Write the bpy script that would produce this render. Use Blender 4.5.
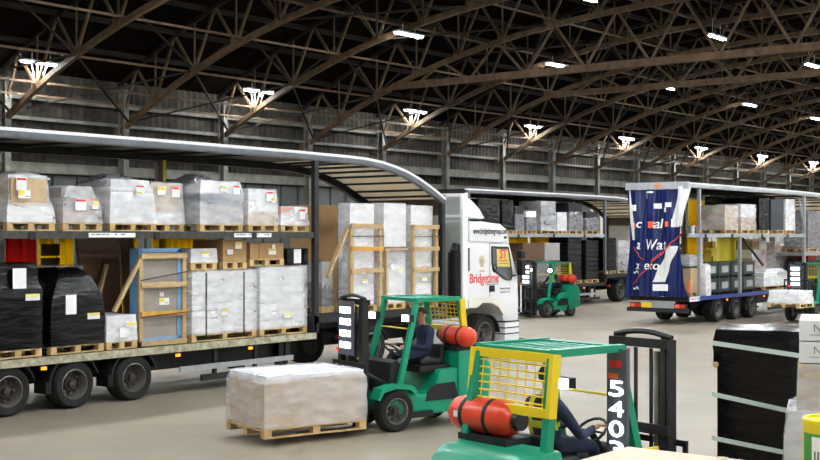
import bpy, bmesh, math, random
from mathutils import Matrix, Vector
random.seed(7)
PI = math.pi
for o in list(bpy.data.objects): bpy.data.objects.remove(o)
C = bpy.context.scene.collection
S = bpy.context.scene

# ------------------------------------------------------------------ camera, world, exposure
FPX, HOR, ALPHA, CAMH = 1240.0, 236.0, math.radians(38.2), 3.0
TILT = math.atan((HOR-230)/FPX)
FW = Vector((math.cos(ALPHA), math.sin(ALPHA), 0)); RT = Vector((math.sin(ALPHA), -math.cos(ALPHA), 0)); UP = Vector((0, 0, 1))
cam = bpy.data.cameras.new('camera'); co = bpy.data.objects.new('camera', cam); C.objects.link(co)
cam.sensor_width = 36; cam.lens = 36*FPX/820; cam.clip_end = 400
fwd = FW*math.cos(TILT)+UP*math.sin(TILT); upv = UP*math.cos(TILT)-FW*math.sin(TILT)
m = Matrix.Identity(4)
for i in range(3): m[i][0] = RT[i]; m[i][1] = upv[i]; m[i][2] = -fwd[i]
m[2][3] = CAMH
co.matrix_world = m
S.camera = co
w = bpy.data.worlds.new('world'); S.world = w; w.use_nodes = True
w.node_tree.nodes['Background'].inputs[0].default_value = (.5, .55, .6, 1)
w.node_tree.nodes['Background'].inputs[1].default_value = .02
S.view_settings.view_transform = 'Standard'; S.view_settings.look = 'None'
S.view_settings.gamma = 1; S.view_settings.use_curve_mapping = False
S.view_settings.exposure = 0.55
LAMP = 520.0

def ray(x, y):
    d = fwd + RT*((x-410)/FPX) + upv*((230-y)/FPX)
    return d
def on_v(x, y, V):
    d = ray(x, y); t = V/d.y
    return t*d.x, CAMH+t*d.z
def on_z(x, y, z=0):
    d = ray(x, y); t = (z-CAMH)/d.z
    return t*d.x, t*d.y
def on_u(x, y, U):
    d = ray(x, y); t = U/d.x
    return t*d.y, CAMH+t*d.z

# ------------------------------------------------------------------ materials
MT = {}
def mat(name, col, rough=.6, metal=0, var=0, vscale=4, bump=0, bscale=20, emit=0, stretch=None, col2=None, spec=.5, trans=0, lucent=0):
    if name in MT: return MT[name]
    m = bpy.data.materials.new(name); m.use_nodes = True; nt = m.node_tree; b = nt.nodes['Principled BSDF']
    b.inputs['Base Color'].default_value = (*col, 1); b.inputs['Roughness'].default_value = rough; b.inputs['Metallic'].default_value = metal
    b.inputs['Specular IOR Level'].default_value = spec
    if emit:
        b.inputs['Emission Color'].default_value = (*col, 1); b.inputs['Emission Strength'].default_value = emit
    if var or bump:
        tc = nt.nodes.new('ShaderNodeTexCoord'); mp = nt.nodes.new('ShaderNodeMapping')
        nt.links.new(tc.outputs['Object'], mp.inputs[0])
        if stretch: mp.inputs['Scale'].default_value = stretch
    if var:
        n = nt.nodes.new('ShaderNodeTexNoise'); n.inputs['Scale'].default_value = vscale; n.inputs['Detail'].default_value = 6; n.inputs['Roughness'].default_value = .65
        nt.links.new(mp.outputs[0], n.inputs[0])
        r = nt.nodes.new('ShaderNodeValToRGB'); e = r.color_ramp.elements
        c2 = col2 or tuple(c*(1-var) for c in col)
        e[0].position = .35; e[0].color = (*c2, 1); e[1].position = .62; e[1].color = (*col, 1)
        nt.links.new(n.outputs[0], r.inputs[0]); nt.links.new(r.outputs[0], b.inputs['Base Color'])
    if bump:
        n2 = nt.nodes.new('ShaderNodeTexNoise'); n2.inputs['Scale'].default_value = bscale; n2.inputs['Detail'].default_value = 1 if trans else 4
        nt.links.new(mp.outputs[0], n2.inputs[0])
        bp = nt.nodes.new('ShaderNodeBump'); bp.inputs['Strength'].default_value = bump; bp.inputs['Distance'].default_value = .03 if trans else .05
        nt.links.new(n2.outputs[0], bp.inputs['Height']); nt.links.new(bp.outputs[0], b.inputs['Normal'])
    if trans:
        # thin plastic film / glass: part see-through, with denser and thinner patches
        tr = nt.nodes.new('ShaderNodeBsdfTransparent'); mx = nt.nodes.new('ShaderNodeMixShader'); out = nt.nodes['Material Output']
        mx.inputs[0].default_value = 1-trans
        if var:
            mr = nt.nodes.new('ShaderNodeMapRange'); mr.inputs[1].default_value = .25; mr.inputs[2].default_value = .75
            mr.inputs[3].default_value = max(0, 1-trans-.1); mr.inputs[4].default_value = min(1, 1-trans+.2)
            nt.links.new(n2.outputs[0] if bump else n.outputs[0], mr.inputs[0]); nt.links.new(mr.outputs[0], mx.inputs[0])
        nt.links.new(tr.outputs[0], mx.inputs[1]); nt.links.new(b.outputs[0], mx.inputs[2]); nt.links.new(mx.outputs[0], out.inputs[0])
    if lucent:
        # sheet that lets light through from its far side (curtain PVC, roof skin)
        tl = nt.nodes.new('ShaderNodeBsdfTranslucent'); mx = nt.nodes.new('ShaderNodeMixShader'); out = nt.nodes['Material Output']
        tl.inputs[0].default_value = (*col, 1); mx.inputs[0].default_value = lucent
        nt.links.new(b.outputs[0], mx.inputs[1]); nt.links.new(tl.outputs[0], mx.inputs[2]); nt.links.new(mx.outputs[0], out.inputs[0])
    MT[name] = m
    return m

M = dict(
 floor=mat('concrete floor', (.315, .268, .20), .5, var=.22, vscale=.35, bump=.05, bscale=6),
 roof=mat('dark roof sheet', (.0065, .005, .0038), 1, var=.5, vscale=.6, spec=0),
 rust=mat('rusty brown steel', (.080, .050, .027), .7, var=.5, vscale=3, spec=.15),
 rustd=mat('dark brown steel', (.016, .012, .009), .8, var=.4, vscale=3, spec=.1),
 wsteel=mat('white painted steel', (.75, .76, .76), .5),  # on the wall lamp struts this white is painted-in lamplight
 lampbox=mat('grey lamp housing', (.35, .37, .4), .5),
 lamp=mat('lamp light', (.93, .97, 1.0), .5, emit=LAMP),
 wallsheet=mat('weathered corrugated sheet', (.042, .037, .03), .85, var=.6, vscale=1.2, spec=.1),
 girt=mat('grey girder', (.12, .118, .10), .7, var=.4, vscale=2, spec=.2),
 panel=mat('grey green door panel', (.06, .067, .062), .6, var=.25, vscale=1.5),
 beige=mat('cream wall sheet', (.50, .47, .40), .7, var=.25, vscale=1),
 greyrail=mat('grey aluminium rail', (.13, .14, .155), .4, metal=.3, var=.25, vscale=5),
 silver=mat('silver aluminium', (.42, .44, .46), .4, metal=.4, var=.15, vscale=4),
 white=mat('white gloss paint', (.80, .81, .82), .25, var=.05, vscale=2),
 cream=mat('cream wheel arch', (.74, .71, .62), .35),
 cabback=mat('pale grey green cab back', (.55, .60, .57), .5, var=.15, vscale=2),
 black=mat('black paint', (.004, .004, .0045), .5, spec=.3),
 dgrey=mat('dark grey steel', (.016, .016, .017), .5, var=.3, vscale=6, spec=.35),
 plastic=mat('grey black plastic', (.016, .017, .018), .55, spec=.3),
 deckbeam=mat('worn deck beam', (.06, .056, .045), .6, var=.5, vscale=8, col2=(.018, .018, .016)),
 bedrail=mat('worn pale green rail', (.50, .49, .36), .6, var=.5, vscale=7, col2=(.24, .19, .11)),
 bluerail=mat('blue side rail', (.015, .035, .20), .4),
 tyre=mat('tyre rubber', (.014, .0135, .013), .75, bump=.2, bscale=30, spec=.3),
 rim=mat('dusty steel rim', (.22, .205, .175), .45, metal=.6, var=.4, vscale=8),
 hub=mat('dark wheel hub', (.035, .03, .027), .6),
 roofin=mat('translucent roof underside', (.70, .63, .52), .7, var=.2, vscale=3, lucent=.5),
 wood=mat('pale timber', (.60, .42, .21), .65, var=.3, vscale=6, stretch=(1, 1, 6)),
 woody=mat('orange timber', (.72, .38, .06), .6, var=.25, vscale=6),
 pallet=mat('pallet wood', (.66, .45, .20), .7, var=.35, vscale=5),
 card=mat('brown cardboard', (.46, .28, .12), .75, var=.15, vscale=3),
 cardl=mat('pale cardboard', (.58, .42, .25), .7, var=.15, vscale=3),
 cardw=mat('white carton', (.84, .84, .85), .55, var=.06, vscale=3),
 cardg=mat('grey carton', (.42, .40, .40), .6, var=.2, vscale=3),
 cardb=mat('slate blue carton', (.10, .13, .19), .55, var=.2, vscale=3),
 slate=mat('dark slate board', (.022, .028, .042), .5, var=.2, vscale=3),
 cardpink=mat('pinkish carton', (.58, .36, .30), .6, var=.2, vscale=3),
 sack=mat('white sack', (.74, .75, .77), .4, var=.15, vscale=5, bump=.4, bscale=8),
 fgcard=mat('cream carton top', (.66, .54, .40), .6, var=.06, vscale=1.5),
 tape=mat('parcel tape', (.52, .40, .26), .35),
 wrap=mat('clear stretch film', (.90, .91, .94), .15, var=.04, bump=.4, bscale=3, trans=.68, stretch=(.9, .9, 2.4)),
 wrapw=mat('white stretch film', (.91, .91, .93), .18, var=.05, bump=.45, bscale=3, trans=.5, stretch=(1, 1, 2.4)),
 wrapg=mat('grey stretch film', (.30, .30, .32), .12, var=.3, bump=.8, bscale=4, trans=.3, stretch=(1, 1, 2.2)),
 wrapk=mat('black stretch film', (.003, .003, .004), .17, bump=.55, bscale=3.5, stretch=(.6, .6, 2.2), spec=.3),
 board=mat('dark brown board', (.16, .085, .05), .35, var=.2, vscale=2),
 greypanel=mat('grey brown panel', (.34, .305, .26), .5, var=.15, vscale=3),
 bluefoam=mat('blue foam edge', (.20, .42, .72), .5),
 red=mat('red tarpaulin', (.85, .02, .015), .4, lucent=.4),
 yellow=mat('yellow paint', (.90, .66, .012), .4),
 yelcur=mat('yellow curtain', (1.0, .80, .04), .5, var=.12, vscale=2, lucent=.6, col2=(.95, .55, .02)),
 yelpale=mat('pale yellow sheet', (.90, .84, .25), .5, var=.15, vscale=2, lucent=.7),
 green=mat('green forklift paint', (.004, .31, .17), .35, var=.1, vscale=3),
 greend=mat('dark green forklift paint', (.004, .16, .095), .4),
 tank=mat('orange red gas tank', (.78, .065, .02), .32, var=.1, vscale=3),
 ledoff=mat('mast sign board', (.10, .105, .13), .4),
 led=mat('white led', (.92, .96, 1), .4, emit=6),
 head=mat('headlamp light', (.95, .98, 1), .4, emit=14),
 amber=mat('amber lamp', (1, .33, .02), .4, emit=1.0),
 redlamp=mat('red lamp', (.9, .06, .03), .4, emit=.8),
 reddull=mat('red lamp lens', (.45, .02, .015), .3),
 navy=mat('navy work clothes', (.012, .02, .055), .8, bump=.3, bscale=25),
 hivis=mat('lime safety vest', (.55, .75, .03), .7),
 skin=mat('skin', (.50, .28, .19), .55),
 hair=mat('dark hair', (.015, .011, .009), .7),
 seat=mat('black seat vinyl', (.018, .018, .019), .5),
 paper=mat('white label paper', (.85, .85, .85), .6),
 labred=mat('label red print', (.75, .05, .06), .6),
 labyel=mat('label yellow print', (.85, .72, .10), .6),
 ink=mat('black ink', (.015, .015, .018), .6),
 inkgrey=mat('grey ink', (.22, .22, .22), .6),
 logored=mat('red logo print', (.72, .03, .04), .5),
 gold=mat('gold print', (.55, .42, .22), .5),
 glass=mat('dark cab interior', (.012, .013, .015), .15),
 pane=mat('window glass', (.55, .6, .6), .05, trans=.9),
 curtain=mat('navy blue curtain', (.004, .014, .095), .22, bump=.2, bscale=6, stretch=(1, 1, .2)),
 orange=mat('orange print', (.85, .14, .04), .5),
 rope=mat('red rope', (.60, .05, .06), .6),
 strap=mat('pale green strap', (.58, .68, .62), .5),
 kstrap=mat('black strap', (.02, .02, .022), .5),
 crate=mat('dark green tote', (.008, .025, .022), .4),
 drum=mat('yellow drum', (.86, .70, .015), .35),
 drumgreen=mat('green drum print', (.06, .30, .05), .5),
 plate=mat('yellow number plate', (.80, .60, .03), .4),
 brownpost=mat('brown post', (.10, .07, .045), .6, var=.3, vscale=4),
)

# ------------------------------------------------------------------ mesh helpers
class MB:
    def __init__(s): s.v = []; s.f = []; s.mi = []; s.mats = []
    def mid(s, m):
        if m not in s.mats: s.mats.append(m)
        return s.mats.index(m)
    def add(s, vs, fs, m):
        k = len(s.v); i = s.mid(m)
        s.v += [tuple(p) for p in vs]
        for f in fs: s.f.append([k+j for j in f]); s.mi.append(i)
        return s
    def box(s, x0, x1, y0, y1, z0, z1, m):
        return s.add([(x0,y0,z0),(x1,y0,z0),(x1,y1,z0),(x0,y1,z0),(x0,y0,z1),(x1,y0,z1),(x1,y1,z1),(x0,y1,z1)],
                     [(3,2,1,0),(4,5,6,7),(0,1,5,4),(1,2,6,5),(2,3,7,6),(3,0,4,7)], m)
    def bar(s, p, q, a, b, m, n=4):
        p = Vector(p); q = Vector(q); d = (q-p).normalized()
        up = Vector((0,0,1)) if abs(d.z) < .95 else Vector((1,0,0))
        e1 = d.cross(up).normalized(); e2 = e1.cross(d)
        vs = []
        for c in (p, q):
            if n == 4:
                for sx, sy in ((-1,-1),(1,-1),(1,1),(-1,1)): vs.append(c+e1*sx*a/2+e2*sy*b/2)
            else:
                for k in range(n): vs.append(c+e1*math.cos(2*PI*k/n)*a+e2*math.sin(2*PI*k/n)*a)
        fs = [tuple(range(n-1,-1,-1)), tuple(range(n,2*n))]+[(k,(k+1)%n,n+(k+1)%n,n+k) for k in range(n)]
        return s.add(vs, fs, m)
    def tube(s, p, q, r, m, n=8): return s.bar(p, q, r, r, m, n)
    def path(s, pts, r, m, n=8):
        for a, b in zip(pts, pts[1:]): s.bar(a, b, r, r, m, n)
        return s
    def lathe(s, prof, c, axis, m, n=24, cap=True):
        c = Vector(c); ax = {'x':0,'y':1,'z':2}[axis]; o1, o2 = (ax+1)%3, (ax+2)%3
        vs = []
        for r, h in prof:
            for k in range(n):
                p = [0,0,0]; p[ax] = h; p[o1] = r*math.cos(2*PI*k/n); p[o2] = r*math.sin(2*PI*k/n)
                vs.append(c+Vector(p))
        fs = []
        for j in range(len(prof)-1):
            for k in range(n):
                a = j*n+k; b = j*n+(k+1)%n
                fs.append((a, b, b+n, a+n))
        if cap:
            fs.append(tuple(range(n-1,-1,-1))); L = (len(prof)-1)*n; fs.append(tuple(range(L, L+n)))
        return s.add(vs, fs, m)
    def prism(s, poly, a, b, axis, m):
        n = len(poly); vs = []
        for h in (a, b):
            for p, q in poly:
                vs.append({'y':(p,h,q),'x':(h,p,q),'z':(p,q,h)}[axis])
        fs = [tuple(range(n-1,-1,-1)), tuple(range(n,2*n))]+[(k,(k+1)%n,n+(k+1)%n,n+k) for k in range(n)]
        return s.add(vs, fs, m)
    def mesh(s, name, bevel=0, smooth=False):
        me = bpy.data.meshes.new(name); me.from_pydata(s.v, [], s.f)
        for m in s.mats: me.materials.append(m)
        for p, i in zip(me.polygons, s.mi): p.material_index = i
        bm = bmesh.new(); bm.from_mesh(me); bmesh.ops.recalc_face_normals(bm, faces=bm.faces)
        if bevel:
            es = [e for e in bm.edges if len(e.link_faces) == 2 and e.calc_face_angle(0) > .5]
            bmesh.ops.bevel(bm, geom=es, offset=bevel, segments=2, affect='EDGES', profile=.6)
        bm.to_mesh(me); bm.free()
        if smooth:
            for p in me.polygons: p.use_smooth = True
            try: me.set_sharp_from_angle(angle=math.radians(38))
            except Exception: pass
        return me
    def obj(s, name, parent=None, loc=(0,0,0), rz=0, bevel=0, smooth=False):
        return link(name, s.mesh(name, bevel, smooth), parent, loc, rz)
def link(name, me, parent=None, loc=(0,0,0), rz=0):
    o = bpy.data.objects.new(name, me); C.objects.link(o); o.location = loc; o.rotation_euler = (0,0,rz)
    if parent: o.parent = parent
    return o
def thing(name, label, cat, loc=(0,0,0), rz=0, group=None):
    return tag(link(name, None, None, loc, rz), label, cat, group)
def tag(o, label, cat, group=None):
    o['label'] = label; o['category'] = cat
    if group: o['group'] = group
    return o
def struct(o): o['kind'] = 'structure'; return o
def text(name, s, size, m, parent, loc, xa, ya, width=None, ext=.002, bend=None, shear=0, bold=0):
    cu = bpy.data.curves.new(name, 'FONT'); cu.body = s; cu.size = size; cu.extrude = ext; cu.align_x = 'CENTER'; cu.align_y = 'CENTER'; cu.shear = shear; cu.offset = bold
    t = bpy.data.objects.new('tmp', cu); C.objects.link(t)
    dg = bpy.context.evaluated_depsgraph_get(); dg.update()
    me = bpy.data.meshes.new_from_object(t.evaluated_get(dg)); bpy.data.objects.remove(t); bpy.data.curves.remove(cu)
    me.materials.clear(); me.materials.append(m)
    if width:
        xs = [v.co.x for v in me.vertices]; k = width/max(1e-6, max(xs)-min(xs)); cx = (max(xs)+min(xs))/2
        for v in me.vertices: v.co.x = (v.co.x-cx)*k
    xa = Vector(xa); ya = Vector(ya); za = xa.cross(ya)
    for v in me.vertices:
        p = Vector(loc)+xa*v.co.x+ya*v.co.y+za*v.co.z
        v.co = bend(p) if bend else p
    return link(name, me, parent)
NEAR = ((1,0,0),(0,0,1))      # writing on a face that looks towards -v
REAR = ((0,-1,0),(0,0,1))     # writing on a face that looks towards -u

# ------------------------------------------------------------------ the building
VW, VF, U0, U1 = 37.0, -13.0, -8.0, 106.0
def zl(v): return 11.3-4.5*abs((v-12)/25)**3.2
DEP = 1.75
RIBS = [24.5+5*k for k in range(-6, 17)]

fl = struct(MB().box(U0-.5, U1+.5, VF-.5, VW+.6, -.2, 0, M['floor']).obj('floor'))
# roof sheet
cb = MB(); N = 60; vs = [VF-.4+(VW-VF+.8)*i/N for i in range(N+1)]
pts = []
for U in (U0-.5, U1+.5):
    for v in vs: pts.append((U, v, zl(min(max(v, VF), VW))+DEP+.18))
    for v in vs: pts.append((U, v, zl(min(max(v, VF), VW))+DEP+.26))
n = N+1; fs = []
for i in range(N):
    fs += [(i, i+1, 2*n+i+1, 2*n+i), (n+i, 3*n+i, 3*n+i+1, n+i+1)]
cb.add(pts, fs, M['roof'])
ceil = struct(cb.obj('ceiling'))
# purlins
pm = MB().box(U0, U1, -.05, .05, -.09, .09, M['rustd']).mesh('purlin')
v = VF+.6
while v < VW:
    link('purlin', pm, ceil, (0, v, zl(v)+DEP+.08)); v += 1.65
# trusses: two chords in the truss mesh, web members as pieces on the nearer ones
ST = [VF+(VW-VF)*i/24 for i in range(25)]
def chord(b, f, w, h, m):
    k = 48; vv = [VF+(VW-VF)*i/k for i in range(k+1)]; p = []; q = []
    for v in vv:
        for a, c in ((-w/2,-h/2),(w/2,-h/2),(w/2,h/2),(-w/2,h/2)): p.append((a, v, f(v)+c))
    for i in range(k):
        for j in range(4): q.append((4*i+j, 4*i+(j+1)%4, 4*i+4+(j+1)%4, 4*i+4+j))
    b.add(p, q, m)
def webs():
    out = []
    for i in range(24):
        a, c = ST[i], ST[i+1]; md = (a+c)/2
        out.append(((0,a,zl(a)), (0,md,zl(md)+DEP), .085)); out.append(((0,md,zl(md)+DEP), (0,c,zl(c)), .085))
        out.append(((0,a,zl(a)), (0,a,zl(a)+DEP), .055))
    return out
WB = webs()
near_parts = []; far = MB(); nearb = MB()
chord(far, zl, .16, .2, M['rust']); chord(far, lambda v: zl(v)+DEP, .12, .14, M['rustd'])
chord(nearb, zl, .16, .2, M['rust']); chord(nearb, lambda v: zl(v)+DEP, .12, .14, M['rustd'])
for p, q, r in WB:
    far.bar(p, q, r, r, M['rust'])
    if (p[1]+q[1])/2 < 9: nearb.bar(p, q, r, r, M['rust'])
    else: near_parts.append(MB().bar(p, q, r, r, M['rust']).mesh('web_member'))
# gusset plates on the lower chord
for b in (far, nearb):
    for v in ST: b.box(-.1, .1, v-.16, v+.16, zl(v)-.04, zl(v)+.2, M['rust'])
far = far.mesh('roof_truss'); nearb = nearb.mesh('roof_truss')
for U in RIBS:
    nr = 24 <= U <= 54
    t = link('roof_truss', nearb if nr else far, ceil, (U, 0, 0))
    if nr:
        for me in near_parts: link('web_member', me, t)
# rails and braces that run along the hall between the trusses
rm = MB().box(U0, U1, -.035, .035, -.035, .035, M['rust']).mesh('tie_rail')
for v in (35.6, 34.9, 33.2, 30.5, 27.5, 24.2, 20.8, 16.5, 12): link('tie_rail', rm, ceil, (0, v, zl(v)+.16))
for v in (32.9, 28.7, 22.5, 16.2):
    b1 = MB().bar((0, v, zl(v)+.1), (2.5, v, zl(v)+DEP), .07, .07, M['rustd']).mesh('brace')
    b2 = MB().bar((2.5, v, zl(v)+DEP), (5, v, zl(v)+.1), .07, .07, M['rustd']).mesh('brace')
    for U in RIBS[3:-1]:
        if U < 75:
            link('brace', b1, ceil, (U, 0, 0)); link('brace', b2, ceil, (U, 0, 0))
for a, c in ((36.4, 32.9), (28.7, 24.5)):
    b1 = MB().bar((0, a, zl(a)), (5, c, zl(c)), .06, .06, M['rustd']).mesh('cross_brace')
    b2 = MB().bar((0, c, zl(c)), (5, a, zl(a)), .06, .06, M['rustd']).mesh('cross_brace')
    for U in RIBS[5:-1]:
        if U < 70: link('cross_brace', b1, ceil, (U, 0, .05)); link('cross_brace', b2, ceil, (U, 0, .05))
# two straight tie girders hung across the span
for U, z, in ((39.5, 9.12), (49.5, 9.58)):
    ve = 12+25*((11.3-z)/4.5)**(1/3.2)
    g = MB().box(-.13, .13, 24-ve, ve, -.13, .13, M['rust']).obj('tie_girder', ceil, (U, 0, z))
    vv = ve-1.2; k = 0
    while vv > 3:
        top = zl(vv-1.3)-z
        MB().bar((0, vv, 0), (0, vv-1.3, top), .08, .08, M['rust']).obj('girder_web', g)
        MB().bar((0, vv-1.3, top), (0, vv-2.6, 0), .08, .08, M['rust']).obj('girder_web', g)
        vv -= 2.6
# back wall: corrugated sheet above, sliding door leaves below, girders, columns
wb = struct(MB().box(U0-.4, U1+.4, VW+.4, VW+.55, 0, 9.0, M['wallsheet']).obj('wall_back'))
cs = MB(); p = []; q = []; nn = int((U1-U0)/.16)
for i in range(nn+1):
    u = U0+i*.16; y = VW+.3+(.05 if i % 2 else 0)
    p += [(u, y, 5.2), (u, y, 8.8)]
q = [(2*i, 2*i+2, 2*i+3, 2*i+1) for i in range(nn)]
cs.add(p, q, M['wallsheet']); cs.obj('corrugated_sheet', wb)
dm = MB().box(.02, 1.03, 0, .1, 0, 5.15, M['panel']); dm.box(.05, .09, -.05, 0, 0, 5.15, M['panel']); dm = dm.mesh('door_leaf')
db = MB().box(.02, 1.03, 0, .1, 0, 5.15, M['beige']); db.box(.05, .09, -.05, 0, 0, 5.15, M['beige']); db = db.mesh('door_leaf')
u = U0
while u < U1:
    link('door_leaf', dm if u < 42 or int(u) % 7 == 0 else db, wb, (u, VW+.12, 0)); u += 1.05
gm = MB().box(U0, U1, -.22, .1, -.16, .16, M['girt']).box(U0, U1, -.26, .1, .16, .2, M['girt']).mesh('girder')
for z in (5.35, 6.15): link('girder', gm, wb, (0, VW, z))
gm2 = MB().box(U0, U1, -.06, .06, -.06, .06, M['girt']).mesh('wall_rail')
for z in (7.1, 7.8): link('wall_rail', gm2, wb, (0, VW+.1, z))
cm = MB()
cm.box(-.12, .12, -.16, -.13, 0, 8.4, M['girt']).box(-.12, .12, .13, .16, 0, 8.4, M['girt']).box(-.02, .02, -.13, .13, 0, 8.4, M['girt'])
cm = cm.mesh('column')
for U in RIBS: link('column', cm, wb, (U, VW-.3, 0))
struct(MB().box(U0-.4, U1+.4, VF-.55, VF-.4, 0, 9.0, M['beige']).obj('wall_front'))
struct(MB().box(U0-.5, U0-.35, VF-.4, VW+.4, 0, 13.3, M['beige']).obj('wall_left'))
wr = struct(MB().box(U1+.35, U1+.5, VF-.4, VW+.4, 0, 13.3, M['beige']).obj('wall_right'))

# ------------------------------------------------------------------ lamps
def lamp(U, v, z, label, group=None, hang=False, wall=False):
    t = thing('strip_lamp', label, 'lamp', (U, v, z), 0, group)
    MB().box(-.75, .75, -.13, .13, .06, .13, M['lampbox']).obj('housing', t)
    MB().box(-.72, .72, -.06, .06, .02, .058, M['lamp']).obj('diffuser', t)
    if hang:
        MB().tube((0, 0, .13), (0, 0, zl(v)-z+.1), .02, M['wsteel'], 6).obj('hanger_rod', t)
    else:
        for x in (-.35, .35):
            MB().bar((x, 0, .13), (x, 0, max(.35, zl(v)-z+.1)), .018, .018, M['lampbox']).obj('hanger_rod', t)
    if wall:
        MB().bar((.15, -.12, .02), (.02, -.05, zl(v)-z+.1), .02, .02, M['wsteel']).obj('lit_web_strut', t)  # added struts, their white colour stands in for lamplight on web members
        MB().bar((-.3, .1, .04), (.0, .3, zl(v+.3)-z+.1), .024, .024, M['wsteel']).obj('lit_web_strut', t)
        MB().bar((.35, .1, .04), (.0, .3, zl(v+.3)-z+.1), .024, .024, M['wsteel']).obj('lit_web_strut', t)
    return t
ordn = ['first', 'second', 'third', 'fourth', 'fifth', 'sixth', 'seventh', 'eighth']
for k in range(10):
    U = 4.5+10*k; out = 'strip lamp under the roof above or beside the viewer'
    i1 = k-2
    if 0 <= i1 < 7: lamp(U, 34.7, 8.62, f'white strip lamp on struts, {ordn[i1]} from the left in the low row by the wall', 'lamps by the wall', wall=True)
    else: lamp(U, 34.7, 8.62, 'strip lamp of the wall row outside the picture', 'lamps outside the picture', wall=True)
    i2 = k-3
    if 0 <= i2 < 5: lamp(U, 27.2, 10.08, f'white strip lamp under the trusses, {ordn[i2]} from the left in the middle row', 'lamps of the middle row')
    else: lamp(U, 27.2, 10.08, 'strip lamp of the middle row outside the picture', 'lamps outside the picture')
    i3 = k-3
    if 0 <= i3 < 3: lamp(U, 20.1, 10.55, f'white strip lamp high in the roof, {ordn[i3]} from the left in the highest row', 'lamps of the highest row')
    else: lamp(U, 20.1, 10.55, 'strip lamp of the high row outside the picture', 'lamps outside the picture')
    for v in (12.5, 5, -2.5, -9): lamp(U, v, min(10.7, zl(v)-.4), 'strip lamp over the near half of the hall, outside the picture', 'lamps outside the picture')

# ------------------------------------------------------------------ vehicles: wheels
def wheel_mesh(r, w):
    b = MB()
    b.lathe([(r*.62, -w*.46), (r*.7, -w*.5), (r*.9, -w*.5), (r*.97, -w*.42), (r, -w*.3), (r, w*.3), (r*.97, w*.42), (r*.9, w*.5), (r*.62, w*.5)], (0,0,0), 'y', M['tyre'], 32, cap=False)
    for k in (-.2, 0, .2):
        b.lathe([(r*1.001, w*k-.012), (r*1.004, w*k), (r*1.001, w*k+.012)], (0,0,0), 'y', M['hub'], 32, cap=False)
    tm = b.mesh('wheel', smooth=True)
    b = MB()
    b.lathe([(r*.64, -w*.47), (r*.60, -w*.49), (r*.56, -w*.40), (r*.54, -w*.1), (r*.5, -w*.02)], (0,0,0), 'y', M['rim'], 28, cap=False)
    b.lathe([(r*.54, -w*.02), (r*.3, 0), (r*.28, -w*.15), (.001, -w*.15)], (0,0,0), 'y', M['hub'], 24, cap=False)
    for k in range(8):
        a = 2*PI*k/8
        b.lathe([(.02, -w*.13), (.02, 0)], (r*.4*math.cos(a), -.02, r*.4*math.sin(a)), 'y', M['rim'], 6)
    b.lathe([(r*.17, -w*.15), (r*.15, -w*.33), (.001, -w*.36)], (0,0,0), 'y', M['hub'], 16, cap=False)
    b.lathe([(r*.62, w*.45), (r*.01, w*.4)], (0,0,0), 'y', M['hub'], 20, cap=False)
    return tm, b.mesh('rim', smooth=True)
WH = {}
def wheel(parent, x, y, r, w, flip=False):
    key = (r, w)
    if key not in WH: WH[key] = wheel_mesh(r, w)
    a = link('wheel', WH[key][0], parent, (x, y, r)); b = link('rim', WH[key][1], a)
    if flip: a.rotation_euler = (0, 0, PI)
    return a
def mudguard(parent, x, y, r, w, a0, a1, m):
    b = MB(); n = 10; p = []; q = []
    for i in range(n+1):
        a = math.radians(a0+(a1-a0)*i/n)
        for rr in (r, r+.03):
            for yy in (y-w/2, y+w/2): p.append((x+rr*math.cos(a), yy, .42+rr*math.sin(a)))
    for i in range(n):
        k = 4*i
        for j, l in ((0,1),(1,3),(3,2),(2,0)): q.append((k+j, k+l, k+4+l, k+4+j))
    q += [(0,1,3,2), (4*n, 4*n+1, 4*n+3, 4*n+2)]
    b.add(p, q, m); b.obj('mudguard', parent)

# ------------------------------------------------------------------ trailers
RP = [(on_v(x, y, 17.9)) for x, y in ((350, 155.6), (366, 157.6), (382, 161), (395, 165.5), (407, 170.5), (419, 177.5), (430, 185.3), (438, 191.5), (443.5, 196.5))]
def roofpath(u0=9.0):
    pts = [(0, 4.8), (3.4, 4.8), (6.9, 4.8), (9.8, 4.79)]
    for u, z in RP:
        if u-u0 > 10: pts.append((u-u0, min(z, 4.785)))
    pts[-1] = (15.15, pts[-1][1]-.04)
    return pts
def sweep(b, pts, y0, y1, d0, d1, m):
    p = []; q = []
    for i, (x, z) in enumerate(pts):
        a = pts[max(0, i-1)]; c = pts[min(len(pts)-1, i+1)]; L = math.hypot(c[0]-a[0], c[1]-a[1]); nx, nz = -(c[1]-a[1])/L, (c[0]-a[0])/L
        for y, d in ((y0,d0),(y1,d0),(y1,d1),(y0,d1)): p.append((x+nx*d, y, z+nz*d))
    n = len(pts)
    for i in range(n-1):
        for j in range(4): q.append((4*i+j, 4*i+(j+1)%4, 4*i+4+(j+1)%4, 4*i+4+j))
    q += [(0,1,2,3), (4*n-4, 4*n-3, 4*n-2, 4*n-1)]
    b.add(p, q, m)
XP, XL, W = 10.45, 15.15, 2.5
def pleat(parent, x0, x1, y, z0, z1, m, pitch=.17, amp=.035, name='curtain'):
    b = MB(); n = max(4, int((x1-x0)/pitch*4)); p = []; q = []
    for i in range(n+1):
        x = x0+(x1-x0)*i/n; yy = y+amp*math.sin(2*PI*i/4+.6*math.sin(i*1.7))
        p += [(x, yy, z0), (x, yy, z1), (x, yy+.02, z0), (x, yy+.02, z1)]
    for i in range(n):
        k = 4*i; q += [(k, k+4, k+5, k+1), (k+2, k+3, k+7, k+6), (k, k+2, k+6, k+4), (k+1, k+5, k+7, k+3)]
    b.add(p, q, m); return b.obj(name, parent)
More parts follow.
